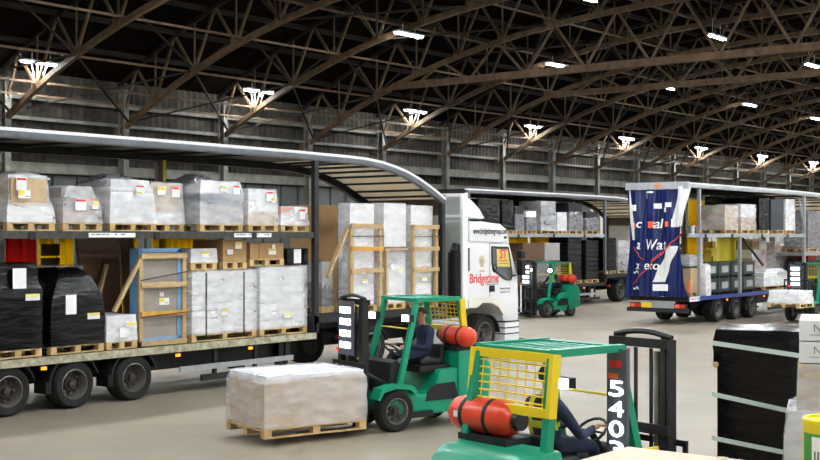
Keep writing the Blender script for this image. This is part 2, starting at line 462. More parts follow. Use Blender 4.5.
def trailer(name, label, u, v, axles, rail, roofrail, deckm, postm, wheels_far=True, W=2.5, rearpost=True):
    t = thing(name, label, 'trailer', (u, v, 0), 0, 'double deck trailers')
    MB().box(0, XP, .06, W-.06, .8, .935, M['black']).obj('bed_floor', t)
    MB().box(0, XP+.05, -.02, .06, .815, .945, rail).obj('side_rail', t); MB().box(0, XP+.05, W-.06, W+.02, .815, .945, rail).obj('side_rail', t)
    MB().box(XP-.02, XL, 0, W, 1.14, 1.295, M['dgrey']).obj('step_floor', t)
    MB().box(XP, XP+.08, 0, W, .8, 1.3, M['dgrey']).obj('step_plate', t)
    for y in (.7, 1.7):
        b = MB().box(.2, XP, y, y+.12, .42, .8, M['dgrey']); b.box(XP, XL-.3, y, y+.12, .95, 1.14, M['dgrey']); b.obj('chassis_beam', t)
    for x in axles:
        wheel(t, x, .2, .42, .38)
        if wheels_far: wheel(t, x, W-.2, .42, .38, True)
        MB().tube((x, .3, .42), (x, W-.3, .42), .07, M['dgrey']).obj('axle', t)
        for a0, a1 in ((18, 72), (108, 172)): mudguard(t, x, .2, .5, .36, a0, a1, M['plastic'])
        MB().box(x-.58, x-.46, .04, .38, .3, .5, M['black']).obj('mud_flap', t)
    # side guard, legs
    sx0 = axles[-1]+1.1
    MB().box(sx0, XP-.6, .03, .07, .42, .52, M['silver']).obj('side_guard', t)
    MB().box(sx0+.6, XP-.3, .08, .14, .2, .32, M['dgrey']).obj('side_guard', t)
    for x in (sx0+.9, sx0+2.0, sx0+2.9): MB().box(x, x+.07, .07, .14, .3, .82, M['dgrey']).obj('guard_bracket', t)
    for y in (.55, 1.85):
        b = MB().box(XP-.5, XP-.36, y, y+.14, .16, .82, M['dgrey']); b.box(XP-.57, XP-.29, y-.06, y+.2, .1, .16, M['dgrey']); b.obj('landing_leg', t)
    MB().box(axles[0]-1.2, axles[-1]+.8, .5, 2.0, .5, .7, M['black']).obj('suspension', t)
    for x in (axles[0]+.65, axles[-1]+1.0, axles[-1]+2.9):
        MB().box(x-.05, x+.05, -.03, .02, .73, .78, M['amber']).obj('marker_lamp', t)
        MB().box(x-.06, x+.06, .0, .03, .71, .82, M['black']).obj('lamp_bracket', t)
    # upper deck
    MB().box(0, XP, .08, W-.08, 3.0, 3.075, M['black']).obj('deck_floor', t)
    MB().box(0, XP, 0, .08, 2.955, 3.085, deckm).obj('deck_beam', t); MB().box(0, XP, W-.08, W, 2.955, 3.085, deckm).obj('deck_beam', t)
    for x in (1.2, 3.4, 6.1, 8.6): MB().box(x, x+.13, -.02, .0, 2.94, 3.07, M['dgrey']).obj('beam_joint', t)
    # posts
    for x, y in ((XP+.02, .0), (.0, .0))[:2 if rearpost else 1]: MB().box(x, x+.13, y, y+.1, .94, 4.62, postm).obj('post', t)
    MB().box(XL-.14, XL-.02, .0, .12, 1.3, 4.0, M['dgrey']).obj('post', t); MB().box(XL-.14, XL-.02, W-.12, W, 1.3, 4.0, M['dgrey']).obj('post', t)
    for x in (.15, 3.95+.1, 7.05+1.15):
        p = MB().box(x, x+.14, W-.12, W-.02, .94, 4.6, M['brownpost']).obj('post', t)
        MB().box(x+.14, x+.22, W-.12, W-.06, .94, 4.6, M['yellow']).obj('yellow_stripe', p)
    # roof
    P = roofpath()
    b = MB(); sweep(b, P, -.02, .10, -.18, -.055, roofrail); b.obj('cantrail', t, smooth=False, bevel=.03)
    b = MB(); sweep(b, P, -.02, .16, -.055, .0, M['white']); b.obj('roof_edge', t)
    b = MB(); sweep(b, P, W-.10, W+.02, -.22, 0, M['black']); b.obj('cantrail', t)
    b = MB(); sweep(b, P[:5], .16, W-.1, -.06, -.01, M['black']); b.obj('roof_sheet', t)
    b = MB(); sweep(b, P[4:], .16, W-.1, -.06, -.01, M['roofin']); b.obj('roof_sheet', t)
    for i in range(4, len(P)-1):
        a = P[i]; MB().bar((a[0], .1, a[1]-.11), (a[0], W-.1, a[1]-.11), .05, .05, M['dgrey']).obj('roof_bow', t)
    for i in range(0, 9):
        MB().box(.5+i*1.1, .55+i*1.1, .1, W-.1, 4.68, 4.73, M['dgrey']).obj('roof_bow', t)
    MB().box(.0, .1, .1, W-.1, 4.55, 4.78, M['dgrey']).obj('rear_header', t)
    h = MB().box(XL-.08, XL, .05, W-.05, 1.3, 3.92, M['beige']); h.box(XL-.09, XL-.08, .12, W-.12, 3.5, 3.92, M['brownpost']); h.obj('headboard', t)
    # rear: bumper and lights
    MB().box(-.1, .02, 0, W, .42, .56, M['dgrey']).obj('rear_bumper', t)
    for y in (.12, W-.5):
        l = MB().box(-.06, .03, y-.03, y+.41, .56, .72, M['black']).obj('rear_lamp', t)
        MB().box(-.075, -.06, y, y+.2, .58, .7, M['reddull']).obj('lens', l); MB().box(-.075, -.06, y+.21, y+.38, .58, .7, M['orange']).obj('lens', l)
    pl = MB().box(-.08, -.06, 1.35, 1.75, .57, .74, M['plate']).obj('number_plate', t)
    MB().box(-.05, .03, .5, W-.5, .56, .8, M['silver']).obj('rear_beam', t)
    return t

tA = trailer('double_deck_trailer', 'long double deck trailer with black grey roof and rusty pale green bed rail at left', 9.0, 17.9, (3.04, 4.35, 5.66), M['bedrail'], M['greyrail'], M['deckbeam'], M['dgrey'])
tB = trailer('double_deck_trailer', 'double deck trailer full of black wrapped goods standing behind the white cab', 38.25, 27.3, (3.0, 4.35, 5.7), M['dgrey'], M['greyrail'], M['silver'], M['greyrail'])
tC = trailer('double_deck_trailer', 'double deck trailer with navy rear curtain and blue bed rail at right', 38.35, 18.3, (2.35, 3.85, 5.3), M['bluerail'], M['silver'], M['silver'], M['silver'], W=2.28, rearpost=False)
# stickers with (illegible) small print on the left trailer's deck beam
for x0, x1, nm in ((88.5, 135, 0), (234, 271, 1)):
    a = on_v(x0, 233, 17.9)[0]-9; b_ = on_v(x1, 233, 17.9)[0]-9
    s = MB().box(a, b_, -.012, 0, 2.975, 3.055, M['paper']).obj('sticker', tA)
    k = 0
    x = a+.05
    random.seed(11+nm)
    while x < b_-.1:
        ww = random.uniform(.04, .12)
        if random.random() < .7: MB().box(x, x+ww, -.015, -.012, 3.015, 3.037, M['inkgrey']).obj('print', s)
        x += ww+.02
# yellow far side curtains
def far_curtain(t, u, v, x0, x1, z0, z1, m='yelcur', W=2.5):
    a = on_v(x0, 250, v)[0]-u; b_ = on_v(x1, 250, v)[0]-u
    pleat(t, a, b_, W-.16, z0, z1, M[m])
for x0, x1 in ((38, 56), (58, 72), (96, 106), (114, 138), (152, 207)): far_curtain(tA, 9.0, 20.25, x0, x1, 1.0, 2.95)
for x0, x1 in ((500, 529), (531, 549), (551, 566)): far_curtain(tB, 38.25, 29.6, x0, x1, .96, 2.95)
far_curtain(tC, 38.35, 20.38, 686, 702, 1.0, 2.95, W=2.28); far_curtain(tC, 38.35, 20.38, 690, 719, 3.4, 4.35, W=2.28); far_curtain(tC, 38.35, 20.38, 718, 744, 1.0, 2.95, 'yelpale', W=2.28)
# window lattice on the curtain behind the black pallets
a = on_v(40, 250, 20.2)[0]-9; b_ = on_v(54, 250, 20.2)[0]-9
for k in range(2):
    for j in range(2): MB().box(a+k*.22, a+k*.22+.19, W-.26, W-.22, 2.35+j*.27, 2.58+j*.27, M['brownpost']).obj('curtain_window', tA)

# ------------------------------------------------------------------ rear curtain of the right trailer
UC, VC = 38.35, 18.3
def cw(v, z):
    k = (4.6-z)/3.7
    return .11+.07*math.sin(v*11+1.2*math.sin(z*.9))+.035*math.sin(v*27+z*.7)+.12*k*math.sin(v*2.3+.5)**2
def cv(s, z):      # s 0..1 from right edge (near side) to left edge
    k = max(0, min(1, (4.6-z)/3.7)); inset = .42*math.sin(PI*min(1, k*1.02))**1.2
    return VC-.02+inset*.8+(2.32-inset*1.15)*s
cur = thing('rear_curtain', 'navy blue printed curtain gathered across the back of the right trailer', 'curtain', (UC, VC, .6))
b = MB(); p = []; q = []; nx, nz = 90, 24
for j in range(nz+1):
    z = .95+(4.58-.95)*j/nz
    for i in range(nx+1):
        v = cv(i/nx, z); p.append((-cw(v, z), v-VC, z-.6))
p2 = [(x+.03, y, z) for x, y, z in p]; n2 = len(p)
for j in range(nz):
    for i in range(nx):
        k = j*(nx+1)+i; q += [(k, k+1, k+nx+2, k+nx+1), (n2+k, n2+k+nx+1, n2+k+nx+2, n2+k+1)]
b.add(p+p2, q, M['curtain']); sheet = b.obj('curtain_sheet', cur, smooth=True)
def onc(P):
    v = P[1]+VC; z = P[2]+.6
    return Vector((-cw(v, z)-.03-(0.004 if P[0] < -.001 else 0), P[1], P[2]))
def patch(x0, x1, y0, y1, m, name='print_patch', skew=0):
    # flat print that follows the folds; pixel corners on the rear face
    va, zt = on_u(x0, y0, UC-.12); vb, zb = on_u(x1, y1, UC-.12)
    b = MB(); n = 24; p = []; q = []
    for j in range(5):
        for i in range(n+1):
            z = zt+(zb-zt)*j/4; v = va+(vb-va)*i/n+skew*(j/4)
            p.append((-cw(v, z)-.022, v-VC, z-.6))
    for j in range(4):
        for i in range(n): k = j*(n+1)+i; q.append((k, k+1, k+n+2, k+n+1))
    b.add(p, q, m); b.obj(name, cur)
W_ = M['paper']
patch(630, 637.5, 205, 211, W_); patch(655, 662, 203.5, 208.5, W_); patch(666, 671, 202.5, 207, W_); patch(664, 667.5, 207.5, 212, W_)
patch(645.5, 654, 191.5, 193, W_); patch(646, 648, 193, 199, W_)
patch(632, 636.5, 223, 228.5, M['orange']); patch(648.5, 655.5, 221.5, 228, M['orange']); patch(664.5, 669, 221.5, 226.5, M['orange'])
def ctext(s, x, y, size, width, m=W_):
    v, z = on_u(x, y, UC-.12); text('lettering', s, size, m, cur, (0, v-VC, z-.6), *REAR, width=width, ext=.002, bend=onc, shear=.15, bold=.004)
ctext('c', 640, 224, .42, .2); ctext('al', 659, 224, .45, .3); ctext('a Wat', 652, 245, .5, 1.1); ctext('x eco', 648, 265.5, .42, .95)
patch(671.5, 679.5, 219, 227, W_)
for nm, a, c, wd in (('white_band', (684.5, 186), (677, 226), .42), ('white_band', (673, 246), (660, 282), .38), ('edge_band', (629, 188), (633, 240), .1)):
    b = MB(); p = []; q = []
    for i in range(13):
        x = a[0]+(c[0]-a[0])*i/12; y = a[1]+(c[1]-a[1])*i/12; v, z = on_u(x, y, UC-.12)
        for k in range(21):
            vv = v-wd/2+wd*k/20; p.append((-cw(vv, z)-.025, vv-VC, z-.6))
    for i in range(12):
        for k in range(20): q.append((21*i+k, 21*i+k+1, 21*i+k+22, 21*i+k+21))
    b.add(p, q, M['wsteel']); b.obj(nm, cur)
patch(655, 668, 284, 291, W_)
for a, c in (((682, 232), (632, 284)), ((632, 247), (643, 260)), ((682, 232), (651, 262))):
    pts = []
    for i in range(13):
        x = a[0]+(c[0]-a[0])*i/12; y = a[1]+(c[1]-a[1])*i/12; v, z = on_u(x, y, UC-.2)
        pts.append((-cw(v, z)-.03, v-VC, z-.6))
    MB().path(pts, .016, M['rope'], 6).obj('red_rope', cur)
for y in (272, 288):
    pts = []
    for i in range(9):
        v, z = on_u(632+i*.9, y+1.2*math.sin(i), UC-.2); pts.append((-cw(v, z)-.03, v-VC, z-.6))
    MB().path(pts, .02, M['wsteel'], 6).obj('tie_rope', cur)
# header box and badge on the right trailer
hb = MB().box(-.16, .0, -.02, 2.3, 4.58, 4.82, M['silver']).obj('rear_header', tC)
MB().box(-.165, -.16, .95, 1.2, 4.66, 4.74, M['orange']).obj('badge', hb)
MB().box(-.02, .7, -.04, -.02, .8, .96, M['paper']).obj('rail_plate', tC)
text('lettering', 'MASS', .13, M['logored'], tC, (.25, -.043, .88), *NEAR, width=.38)
MB().box(.52, .66, -.044, -.04, .83, .93, M['bluefoam']).obj('rail_mark', tC)
MB().box(.02, .1, .02, .08, 1.1, 1.5, M['orange']).obj('reflector', tC)
for x_, zt_ in ((700.5, 4.6), (741, 2.96)):
    x = on_v(x_, 250, VC)[0]-UC; MB().box(x-.05, x+.05, .0, .1, .94, zt_, M['silver']).obj('post', tC)
MB().bar((on_v(743, 238, 18.5)[0]-UC, .2, 2.9), (on_v(763, 271, 18.5)[0]-UC, .2, 1.9), .07, .07, M['dgrey']).obj('brace', tC)
MB().bar((XP-.5, .03, 4.5), (XP+.1, .03, 3.2), .06, .06, M['silver']).obj('brace', tC)

# ------------------------------------------------------------------ tractor unit
def px(u0, v, pts): return [(on_v(x, y, v)[0]-u0, on_v(x, y, v)[1]) for x, y in pts]
def tractor(label, u0, v, full=True):
    UA, VA = 21.5, 17.95     # profile measured on the left truck
    t = thing('truck_tractor', label, 'truck', (u0, v, 0), 0, 'tractor units')
    prof = px(UA, VA, [(467, 302), (467, 221), (483, 221.5), (499, 224), (505, 228.5), (508, 238), (510, 247), (517.5, 275), (518.5, 300), (518, 321), (503.5, 321), (501, 312), (496, 305.5), (488, 302), (478, 302)])
    b = MB().prism(prof, 0, 2.42, 'y', M['white']); b.obj('cab', t, bevel=.03, smooth=True)
    # roof fairing above the doors, bulged slightly proud
    fp = px(UA, VA, [(468, 221), (499, 224), (505, 229), (508, 241), (498, 243), (468, 241)])
    f = MB().prism(fp, -.05, 2.47, 'y', M['white']).obj('roof_fairing', t, bevel=.04, smooth=True)
    sl = px(UA, VA, [(503.5, 237.5)])[0]
    MB().box(sl[0]-.05, sl[0]+.05, -.06, -.05, sl[1]-.03, sl[1]+.03, M['black']).obj('marker_lamp', f)
    dp = px(UA, VA, [(465, 194), (473, 200), (481, 208.5), (486.5, 218.5), (467.5, 217.5)])
    for a in (.05, 2.27): MB().prism(dp, a, a+.08, 'y', M['white']).obj('deflector_side', t, bevel=.02)
    e = px(UA, VA, [(465, 194), (486.5, 218.5)])
    MB().bar((e[0][0], .1, e[0][1]-.02), (e[0][0], 2.3, e[0][1]-.02), .06, .08, M['white']).obj('deflector_bar', t)
    b = MB(); sweep(b, [dp[3], dp[2], dp[1], dp[0]], .13, 2.27, -.02, .02, M['white']); b.obj('roof_deflector', t)
    sp = px(UA, VA, [(461.5, 194), (467, 192.5), (467.5, 309), (462, 309)])
    for a in (-.03, 2.37): MB().prism(sp, a, a+.08, 'y', M['white']).obj('side_collar', t, bevel=.015)
    wp = px(UA, VA, [(467.3, 248), (469.3, 248), (469.3, 270), (467.3, 273)])
    MB().prism(wp, -.012, .0, 'y', M['glass']).obj('rear_quarter_window', t)
    bk = px(UA, VA, [(467, 218), (467, 302)])
    MB().box(bk[0][0]-.04, bk[0][0], .06, 2.36, bk[1][1], bk[0][1], M['cabback']).obj('cab_back', t)
    for z in (1.7, 2.4): MB().box(bk[0][0]-.07, bk[0][0]-.04, .06, 2.36, z, z+.05, M['cabback']).obj('back_rib', t)
    MB().bar((bk[0][0]-.1, .1, bk[0][1]+.05), (bk[0][0]-.1, 2.3, bk[0][1]+.05), .06, .06, M['white']).obj('frame_bar', t)
    MB().bar((bk[0][0]-.1, .95, bk[0][1]+.05), (e[0][0], .6, e[0][1]), .05, .05, M['white']).obj('frame_bar', t)
    MB().tube((bk[0][0]-.24, .2, .95), (bk[0][0]-.24, .2, 2.6), .17, M['black'], 16).tube((bk[0][0]-.24, .2, 2.6), (bk[0][0]-.16, .2, 2.78), .13, M['black'], 12).obj('air_intake', t)
    # arch, steps, wheel, bumper, tank
    ap = px(UA, VA, [(467, 308), (467, 299.5), (472, 297), (490, 296.5), (497, 299), (502, 306), (505, 315), (501.5, 315), (497, 307), (490, 303), (481, 303), (475, 308)])
    MB().prism(ap, -.06, .1, 'y', M['cream']).obj('wheel_arch', t, bevel=.015)
    wx = on_v(486.5, 333, VA)[0]-UA
    mudguard(t, wx, .2, .58, .44, 10, 170, M['plastic']); mudguard(t, wx, .2, .58, .40, 160, 215, M['plastic'])
    wheel(t, wx, .2, .5, .32); wheel(t, wx, 2.25, .5, .32, True)
    for k, y in enumerate((321, 327, 333)):
        a = px(UA, VA, [(503.5, y), (517.5, y+6)])
        MB().box(a[0][0], a[1][0], -.04+.02*k*0, .3, a[1][1], a[0][1]-.04, M['white']).box(a[0][0], a[1][0], -.05, .28, a[0][1]-.04, a[0][1]-.01, M['dgrey']).obj('step', t)
    a = px(UA, VA, [(501, 339), (531, 346)])
    MB().box(a[0][0], a[1][0], -.03, 2.45, a[1][1], a[1][1]+.18, M['dgrey']).box(a[1][0]-.08, a[1][0], -.03, 2.45, a[1][1]-.12, a[1][1]+.2, M['dgrey']).obj('bumper', t, bevel=.02)
    a = px(UA, VA, [(441, 318), (467, 345)])
    MB().box(a[0][0]-.4, a[1][0]-.05, -.02, .6, .35, 1.0, M['silver']).obj('fuel_tank', t, bevel=.06, smooth=True)
    MB().box(a[0][0]-.5, a[1][0]-.02, -.01, .5, 1.0, 1.04, M['dgrey']).obj('catwalk', t)
    for a in (.75, 1.55): MB().box(-.9, 4.4, a, a+.15, .55, .85, M['black']).obj('chassis_beam', t)
    MB().box(-.5, .5, .7, 1.75, .85, 1.12, M['black']).obj('fifth_wheel', t)
    wheel(t, 0, .3, .5, .5); wheel(t, 0, 2.15, .5, .5, True)
    mudguard(t, 0, .3, .56, .5, 20, 160, M['plastic'])
    MB().box(-1.0, -.95, .1, .3, .72, .82, M['reddull']).obj('tail_lamp', t)
    l = px(UA, VA, [(466, 330)])[0]; MB().box(l[0]-.05, l[0]+.03, -.05, -.02, l[1]-.06, l[1]+.06, M['amber']).obj('side_lamp', t)
    # door
    dg = M['inkgrey']
    for poly in ([(489.5, 243), (489.9, 243), (489.9, 297), (489.5, 297)], [(489.5, 243), (509, 243.6), (509, 244), (489.5, 243.5)]):
        MB().prism(px(UA, VA, poly), -.004, 0, 'y', dg).obj('door_seam', t)
    h = px(UA, VA, [(489.2, 285.5), (494, 291.5)]); MB().box(h[0][0], h[1][0], -.03, 0, h[1][1], h[0][1], M['black']).obj('door_handle', t, bevel=.01)
    win = px(UA, VA, [(491.5, 246.8), (507.8, 247.3), (511.8, 276), (510, 280), (504, 279), (494, 270.5), (491.8, 264)])
    wo = MB().prism(win, -.006, 0, 'y', M['glass']).obj('side_window', t)
    sg = px(UA, VA, [(496.5, 249), (508.2, 249), (510.5, 267), (497, 266.5)])
    if full:
        MB().prism(sg, -.009, -.006, 'y', M['yellow']).obj('stop_sign', wo)
        c = px(UA, VA, [(503.0, 254.5)])[0]; text('sign_lettering', 'ST', .34, M['logored'], wo, (c[0], -.011, c[1]), *NEAR, width=.33, bold=.012)
        for y in (260.3, 263):
            c = px(UA, VA, [(498, y), (507.5, y+.9)]); MB().box(c[0][0], c[1][0], -.011, -.009, c[1][1], c[0][1], M['logored'] if y < 261 else M['inkgrey']).obj('small_print', wo)
    MB().prism(win, -.016, -.013, 'y', M['pane']).obj('window_pane', wo)
    fr = [(win[i], win[(i+1) % len(win)]) for i in range(len(win))]
    b = MB()
    for p_, q_ in fr: b.bar((p_[0], -.012, p_[1]), (q_[0], -.012, q_[1]), .03, .03, M['black'])
    b.obj('window_frame', wo)
    sw = px(UA, VA, [(494.5, 268)])[0]
    pts = [(sw[0]+.1*math.cos(k*PI/6), -.012, sw[1]+.1*math.sin(k*PI/6)) for k in range(13)]
    MB().path(pts, .012, M['black'], 6).obj('steering_wheel', wo)
    mr = px(UA, VA, [(513.5, 250.5), (517.5, 258), (514, 259.5), (518.3, 275)])
    b = MB().box(mr[0][0], mr[1][0], -.25, -.08, mr[1][1], mr[0][1], M['black']).box(mr[2][0], mr[3][0], -.25, -.08, mr[3][1], mr[2][1], M['black'])
    b.bar((mr[2][0], -.08, mr[0][1]), (mr[2][0]-.1, .05, mr[0][1]+.05), .04, .04, M['black']); b.bar((mr[2][0], -.08, mr[3][1]), (mr[2][0]-.1, .05, mr[3][1]-.02), .04, .04, M['black'])
    b.obj('mirror', t, bevel=.02)
    g = px(UA, VA, [(519.3, 285), (519.3, 312)]); MB().tube((g[0][0], -.05, g[1][1]), (g[0][0], -.05, g[0][1]), .02, M['white']).obj('grab_rail', t)
    if full:
        c = px(UA, VA, [(488.3, 231.3)])[0]; text('lettering', 'www.bridgetimegroup.com', .22, M['ink'], t, (c[0], -.055, c[1]), *NEAR, width=1.5, bold=.003)
        c = px(UA, VA, [(484.5, 278.5)])[0]; text('lettering', 'Bridgetime', .34, M['logored'], t, (c[0], -.004, c[1]), *NEAR, width=1.28, ext=.004, bold=.004)
        c = px(UA, VA, [(492.3, 283.4)])[0]; l = MB().box(c[0]-.26, c[0]+.26, -.006, 0, c[1]-.035, c[1]+.035, M['inkgrey']).obj('name_strip', t)
        text('lettering', 'TRANSPORT', .06, M['paper'], l, (c[0], -.008, c[1]), *NEAR, width=.48)
        for y, s in ((288.3, 'National Haulage'), (292, 'Tel 01473 4112')):
            c = px(UA, VA, [(505, y)])[0]; text('lettering', s, .08, M['inkgrey'], t, (c[0], -.004, c[1]), *NEAR, width=.48)
        # crest
        c = px(UA, VA, [(482, 262)])[0]
        b = MB()
        for k in range(9):
            a = PI*(k+.5)/9; b.bar((c[0]+.06*math.cos(a), -.004, c[1]-.05+.06*math.sin(a)), (c[0]+.17*math.cos(a), -.004, c[1]-.05+.22*math.sin(a)), .012, .012, M['gold'])
        b.prism([(c[0]-.09, c[1]-.12), (c[0]+.09, c[1]-.12), (c[0], c[1]+.06)], -.005, 0, 'y', M['gold'])
        b.box(c[0]-.11, c[0]+.11, -.005, 0, c[1]-.25, c[1]-.2, M['gold']); b.obj('crest', t)
    return t
tractor('white truck cab with red lettering coupled to the left trailer', 21.5, 17.95)
tractor('white truck mostly hidden behind the navy curtain, its wheel under the far trailer', 50.4, 27.35, False)

# ------------------------------------------------------------------ loads
PM = {}
def pallet_mesh(w, d):
    k = (round(w, 2), round(d, 2))
    if k not in PM:
        b = MB(); x0, y0 = -w/2, -d/2; m = M['pallet']
        for i in range(5): a = y0+(d-.1)*i/4; b.box(x0, -x0, a, a+.1, .118, .14, m)
        for i in range(3):
            a = x0+(w-.12)*i/2; b.box(a, a+.12, y0, -y0, .1, .118, m)
            for j in range(3): c = y0+(d-.12)*j/2; b.box(a, a+.12, c, c+.12, .022, .1, m)
            c = y0+(d-.1)*i/2; b.box(x0, -x0, c, c+.1, 0, .022, m)
        PM[k] = b.mesh('pallet')
    return PM[k]
def wrapmesh(w, d, h, prof, seed, jit, m, z0=0):
    R = random.Random(seed); b = MB(); nx, ny = max(5, int(w/.13)), max(5, int(d/.13)); per = []
    for i in range(nx): per.append((-1+2*i/nx, -1))
    for i in range(ny): per.append((1, -1+2*i/ny))
    for i in range(nx): per.append((1-2*i/nx, 1))
    for i in range(ny): per.append((-1, 1-2*i/ny))
    n = len(per); p = []; q = []
    def f(z):
        for (a, s1, s2), (c, t1, t2) in zip(prof, prof[1:]):
            if z <= c: k = (z-a)/max(1e-6, c-a); return s1+(t1-s1)*k, s2+(t2-s2)*k
        return prof[-1][1:]
    nz = max(6, int(h/.12)); rings = [(j/nz, 1) for j in range(nz+1)]+[(1.0+.008, .93), (1.012, .6), (1.006, .25)]
    for zf, sh in rings:
        sx, sy = f(min(1, zf))
        for x, y in per:
            c = max(abs(x), abs(y)); cr = .985 if abs(x) > .9 and abs(y) > .9 else 1
            g = 1+R.uniform(0, jit)*.8
            p.append((x*w/2*sx*sh*cr*g, y*d/2*sy*sh*cr*g, z0+h*zf+R.uniform(-jit, jit)*h*.25*(1 if 0 < zf else 0)))
    for j in range(len(rings)-1):
        for i in range(n): q.append((j*n+i, j*n+(i+1) % n, (j+1)*n+(i+1) % n, (j+1)*n+i))
    q.append(tuple(range((len(rings)-1)*n, len(rings)*n)))
    b.add(p, q, m); return b
def grid(nx, nz, mats, seed=0, ny=1, z0=0, z1=1, x0=0, x1=1, y0=0, y1=1):
    R = random.Random(seed); out = []
    for k in range(nz):
        for i in range(nx):
            for j in range(ny):
                out.append((x0+(x1-x0)*i/nx, x0+(x1-x0)*(i+1)/nx, y0+(y1-y0)*j/ny, y0+(y1-y0)*(j+1)/ny, z0+(z1-z0)*k/nz, z0+(z1-z0)*(k+1)/nz, R.choice(mats) if isinstance(mats, (list, tuple)) else mats))
    return out
def label(t, x, z, y, w=.2, h=.2, kind='red'):
    l = MB().box(x-w/2, x+w/2, y-.006, y, z-h/2, z+h/2, M['paper']).obj('shipping_label', t)
    if kind == 'red': MB().box(x-w/2+.01, x+w/2-.01, y-.009, y-.006, z+h*.28, z+h*.47, M['labred']).obj('label_band', l)
    if kind == 'yel': MB().box(x-w/2+.01, x+w/2-.01, y-.009, y-.006, z+h*.1, z+h*.47, M['labyel']).obj('label_band', l)
    if kind == 'mix':
        MB().box(x-w/2+.01, x, y-.009, y-.006, z-h*.1, z+h*.45, M['labyel']).obj('label_band', l)
        MB().box(x+.02, x+w/2-.02, y-.009, y-.006, z-h*.3, z-h*.2, M['inkgrey']).obj('label_print', l)
SEED = [1]
def load(lab, cat, group, x0, x1, yt, V, z0, d, boxes=None, film=None, prof=None, jit=.03, pal=True, labels=(), name='wrapped_pallet', top=None, boxname='carton', rz=0, bev=.012, yb=None, gap=.006):
    """a pallet load whose front face fills pixel columns x0..x1 on the plane v=V, standing on z0, top edge at pixel row yt"""
    ym = (yt+(yb or yt+30))/2
    u0 = on_v(x0, ym, V)[0]; u1 = on_v(x1, ym, V)[0]; z1 = on_v((x0+x1)/2, yt, V)[1] if top is None else top
    return load3(lab, cat, group, u0, u1, V, V+d, z0, z1, boxes, film, prof, jit, pal, labels, name, boxname, rz, bev, gap)
def load3(lab, cat, group, u0, u1, v0, v1, z0, z1, boxes=None, film=None, prof=None, jit=.03, pal=True, labels=(), name='wrapped_pallet', boxname='carton', rz=0, bev=.012, gap=.006):
    SEED[0] += 1; w = u1-u0; d = v1-v0; h = z1-z0
    t = thing(name, lab, cat, ((u0+u1)/2, (v0+v1)/2, z0+.003), rz, group)
    pz = .142 if pal else 0
    if pal: link('pallet', pallet_mesh(w, d), t)
    H = h-pz; ws, ds = (w*.93, d*.93) if film == 'wrapk' else (w*.965, d*.965) if film else (w, d)
    R = random.Random(SEED[0])
    for a in (boxes or []):
        fx0, fx1, fy0, fy1, fz0, fz1, mm = a[:7]
        g = gap; jx = R.uniform(-.004, .004) if film or len(boxes) > 3 else 0; jy = R.uniform(-.006, .006) if len(boxes) > 3 else 0
        MB().box(-ws/2+ws*fx0+g+jx, -ws/2+ws*fx1-g+jx, -ds/2+ds*fy0+g+jy, -ds/2+ds*fy1-g+jy, pz+H*fz0+g*.4, pz+H*fz1-g*.4, M[mm]).obj(boxname, t, bevel=bev)
    if film:
        wrapmesh(w*1.015, d*1.015, H*1.025, prof or [(0, 1, 1), (1, 1, 1)], SEED[0], jit, M[film], pz).obj('stretch_film', t, smooth=film == 'wrapk')
    for fx, fz, lw, lh, kind in labels: label(t, -w/2+w*fx, pz+H*fz, -d/2*1.015-.02, lw, lh, kind)
    t['_top'] = z1
    return t

UD, LD = 3.085, .945
gu = 'loads on the upper deck of the left trailer'
V = 18.05
LF = load('brown carton with a white label on a white wrapped base, leftmost on the upper deck', 'pallet load', gu, 7, 55, 176, V, UD, 1.1,
     grid(2, 1, 'cardw', z1=.36)+[(.08, .86, .0, .7, .36, .95, 'cardl'), (.3, .98, .7, 1, .36, .9, 'card')], 'wrap', [(0, 1, 1), (.3, .98, .98), (.42, .86, .9), (1, .8, .8)], .03, labels=((.27, .82, .2, .22, 'red'), (.33, .6, .24, .14, 'mix')))
wrapmesh(0.75, .7, 0.14, [(0, 1, 1), (.5, .75, .8), (1, .3, .4)], 72, .16, M['wrapw'], LF['_top']-UD-.04).obj('loose_film', LF).location = (0.12, 0, 0)
load('low dome of pinkish cartons under clear film between two taller upper deck loads', 'pallet load', gu, 63, 102, 187, V, UD, 1.1,
     grid(2, 2, ['cardpink', 'cardw', 'cardg'], 3, z1=.7, x0=.08, x1=.95)+[(.05, .6, .1, .9, .7, .98, 'cardg')], 'wrap', [(0, 1, 1), (.5, .95, .95), (1, .62, .8)], .04, labels=((.42, .5, .24, .2, 'red'), (.8, .5, .14, .14, 'yel')))
LF = load('pallet of white sacks under grey film, widest load on the upper deck', 'pallet load', gu, 110, 156, 181, V, UD, 1.1,
     grid(1, 5, 'sack', 4, z1=.86), 'wrapw', [(0, 1.02, 1), (.5, .96, .97), (.8, .88, .9), (1, .8, .8)], .04, labels=((.62, .8, .2, .16, 'red'), (.6, .7, .14, .08, 'yel')), boxname='sack', bev=.06)
wrapmesh(0.95, .7, 0.17, [(0, 1, 1), (.5, .75, .8), (1, .3, .4)], 50, .16, M['wrapg'], LF['_top']-UD-.04).obj('loose_film', LF).location = (-0.1, 0, 0)
LF = load('square pale carton with a yellow and a red label on the upper deck', 'pallet load', gu, 150, 184, 184, V+.3, UD, .9,
     grid(1, 1, 'cardw', z1=.3)+[(.05, .95, 0, 1, .3, 1, 'cardl')], 'wrap', [(0, 1.08, 1), (.3, 1.02, .98), (1, .92, .95)], .03, labels=((.3, .82, .2, .16, 'yel'), (.72, .8, .2, .2, 'red')))
wrapmesh(0.6, .7, 0.1, [(0, 1, 1), (.5, .75, .8), (1, .3, .4)], 65, .16, M['wrapw'], LF['_top']-UD-.04).obj('loose_film', LF).location = (0.05, 0, 0)
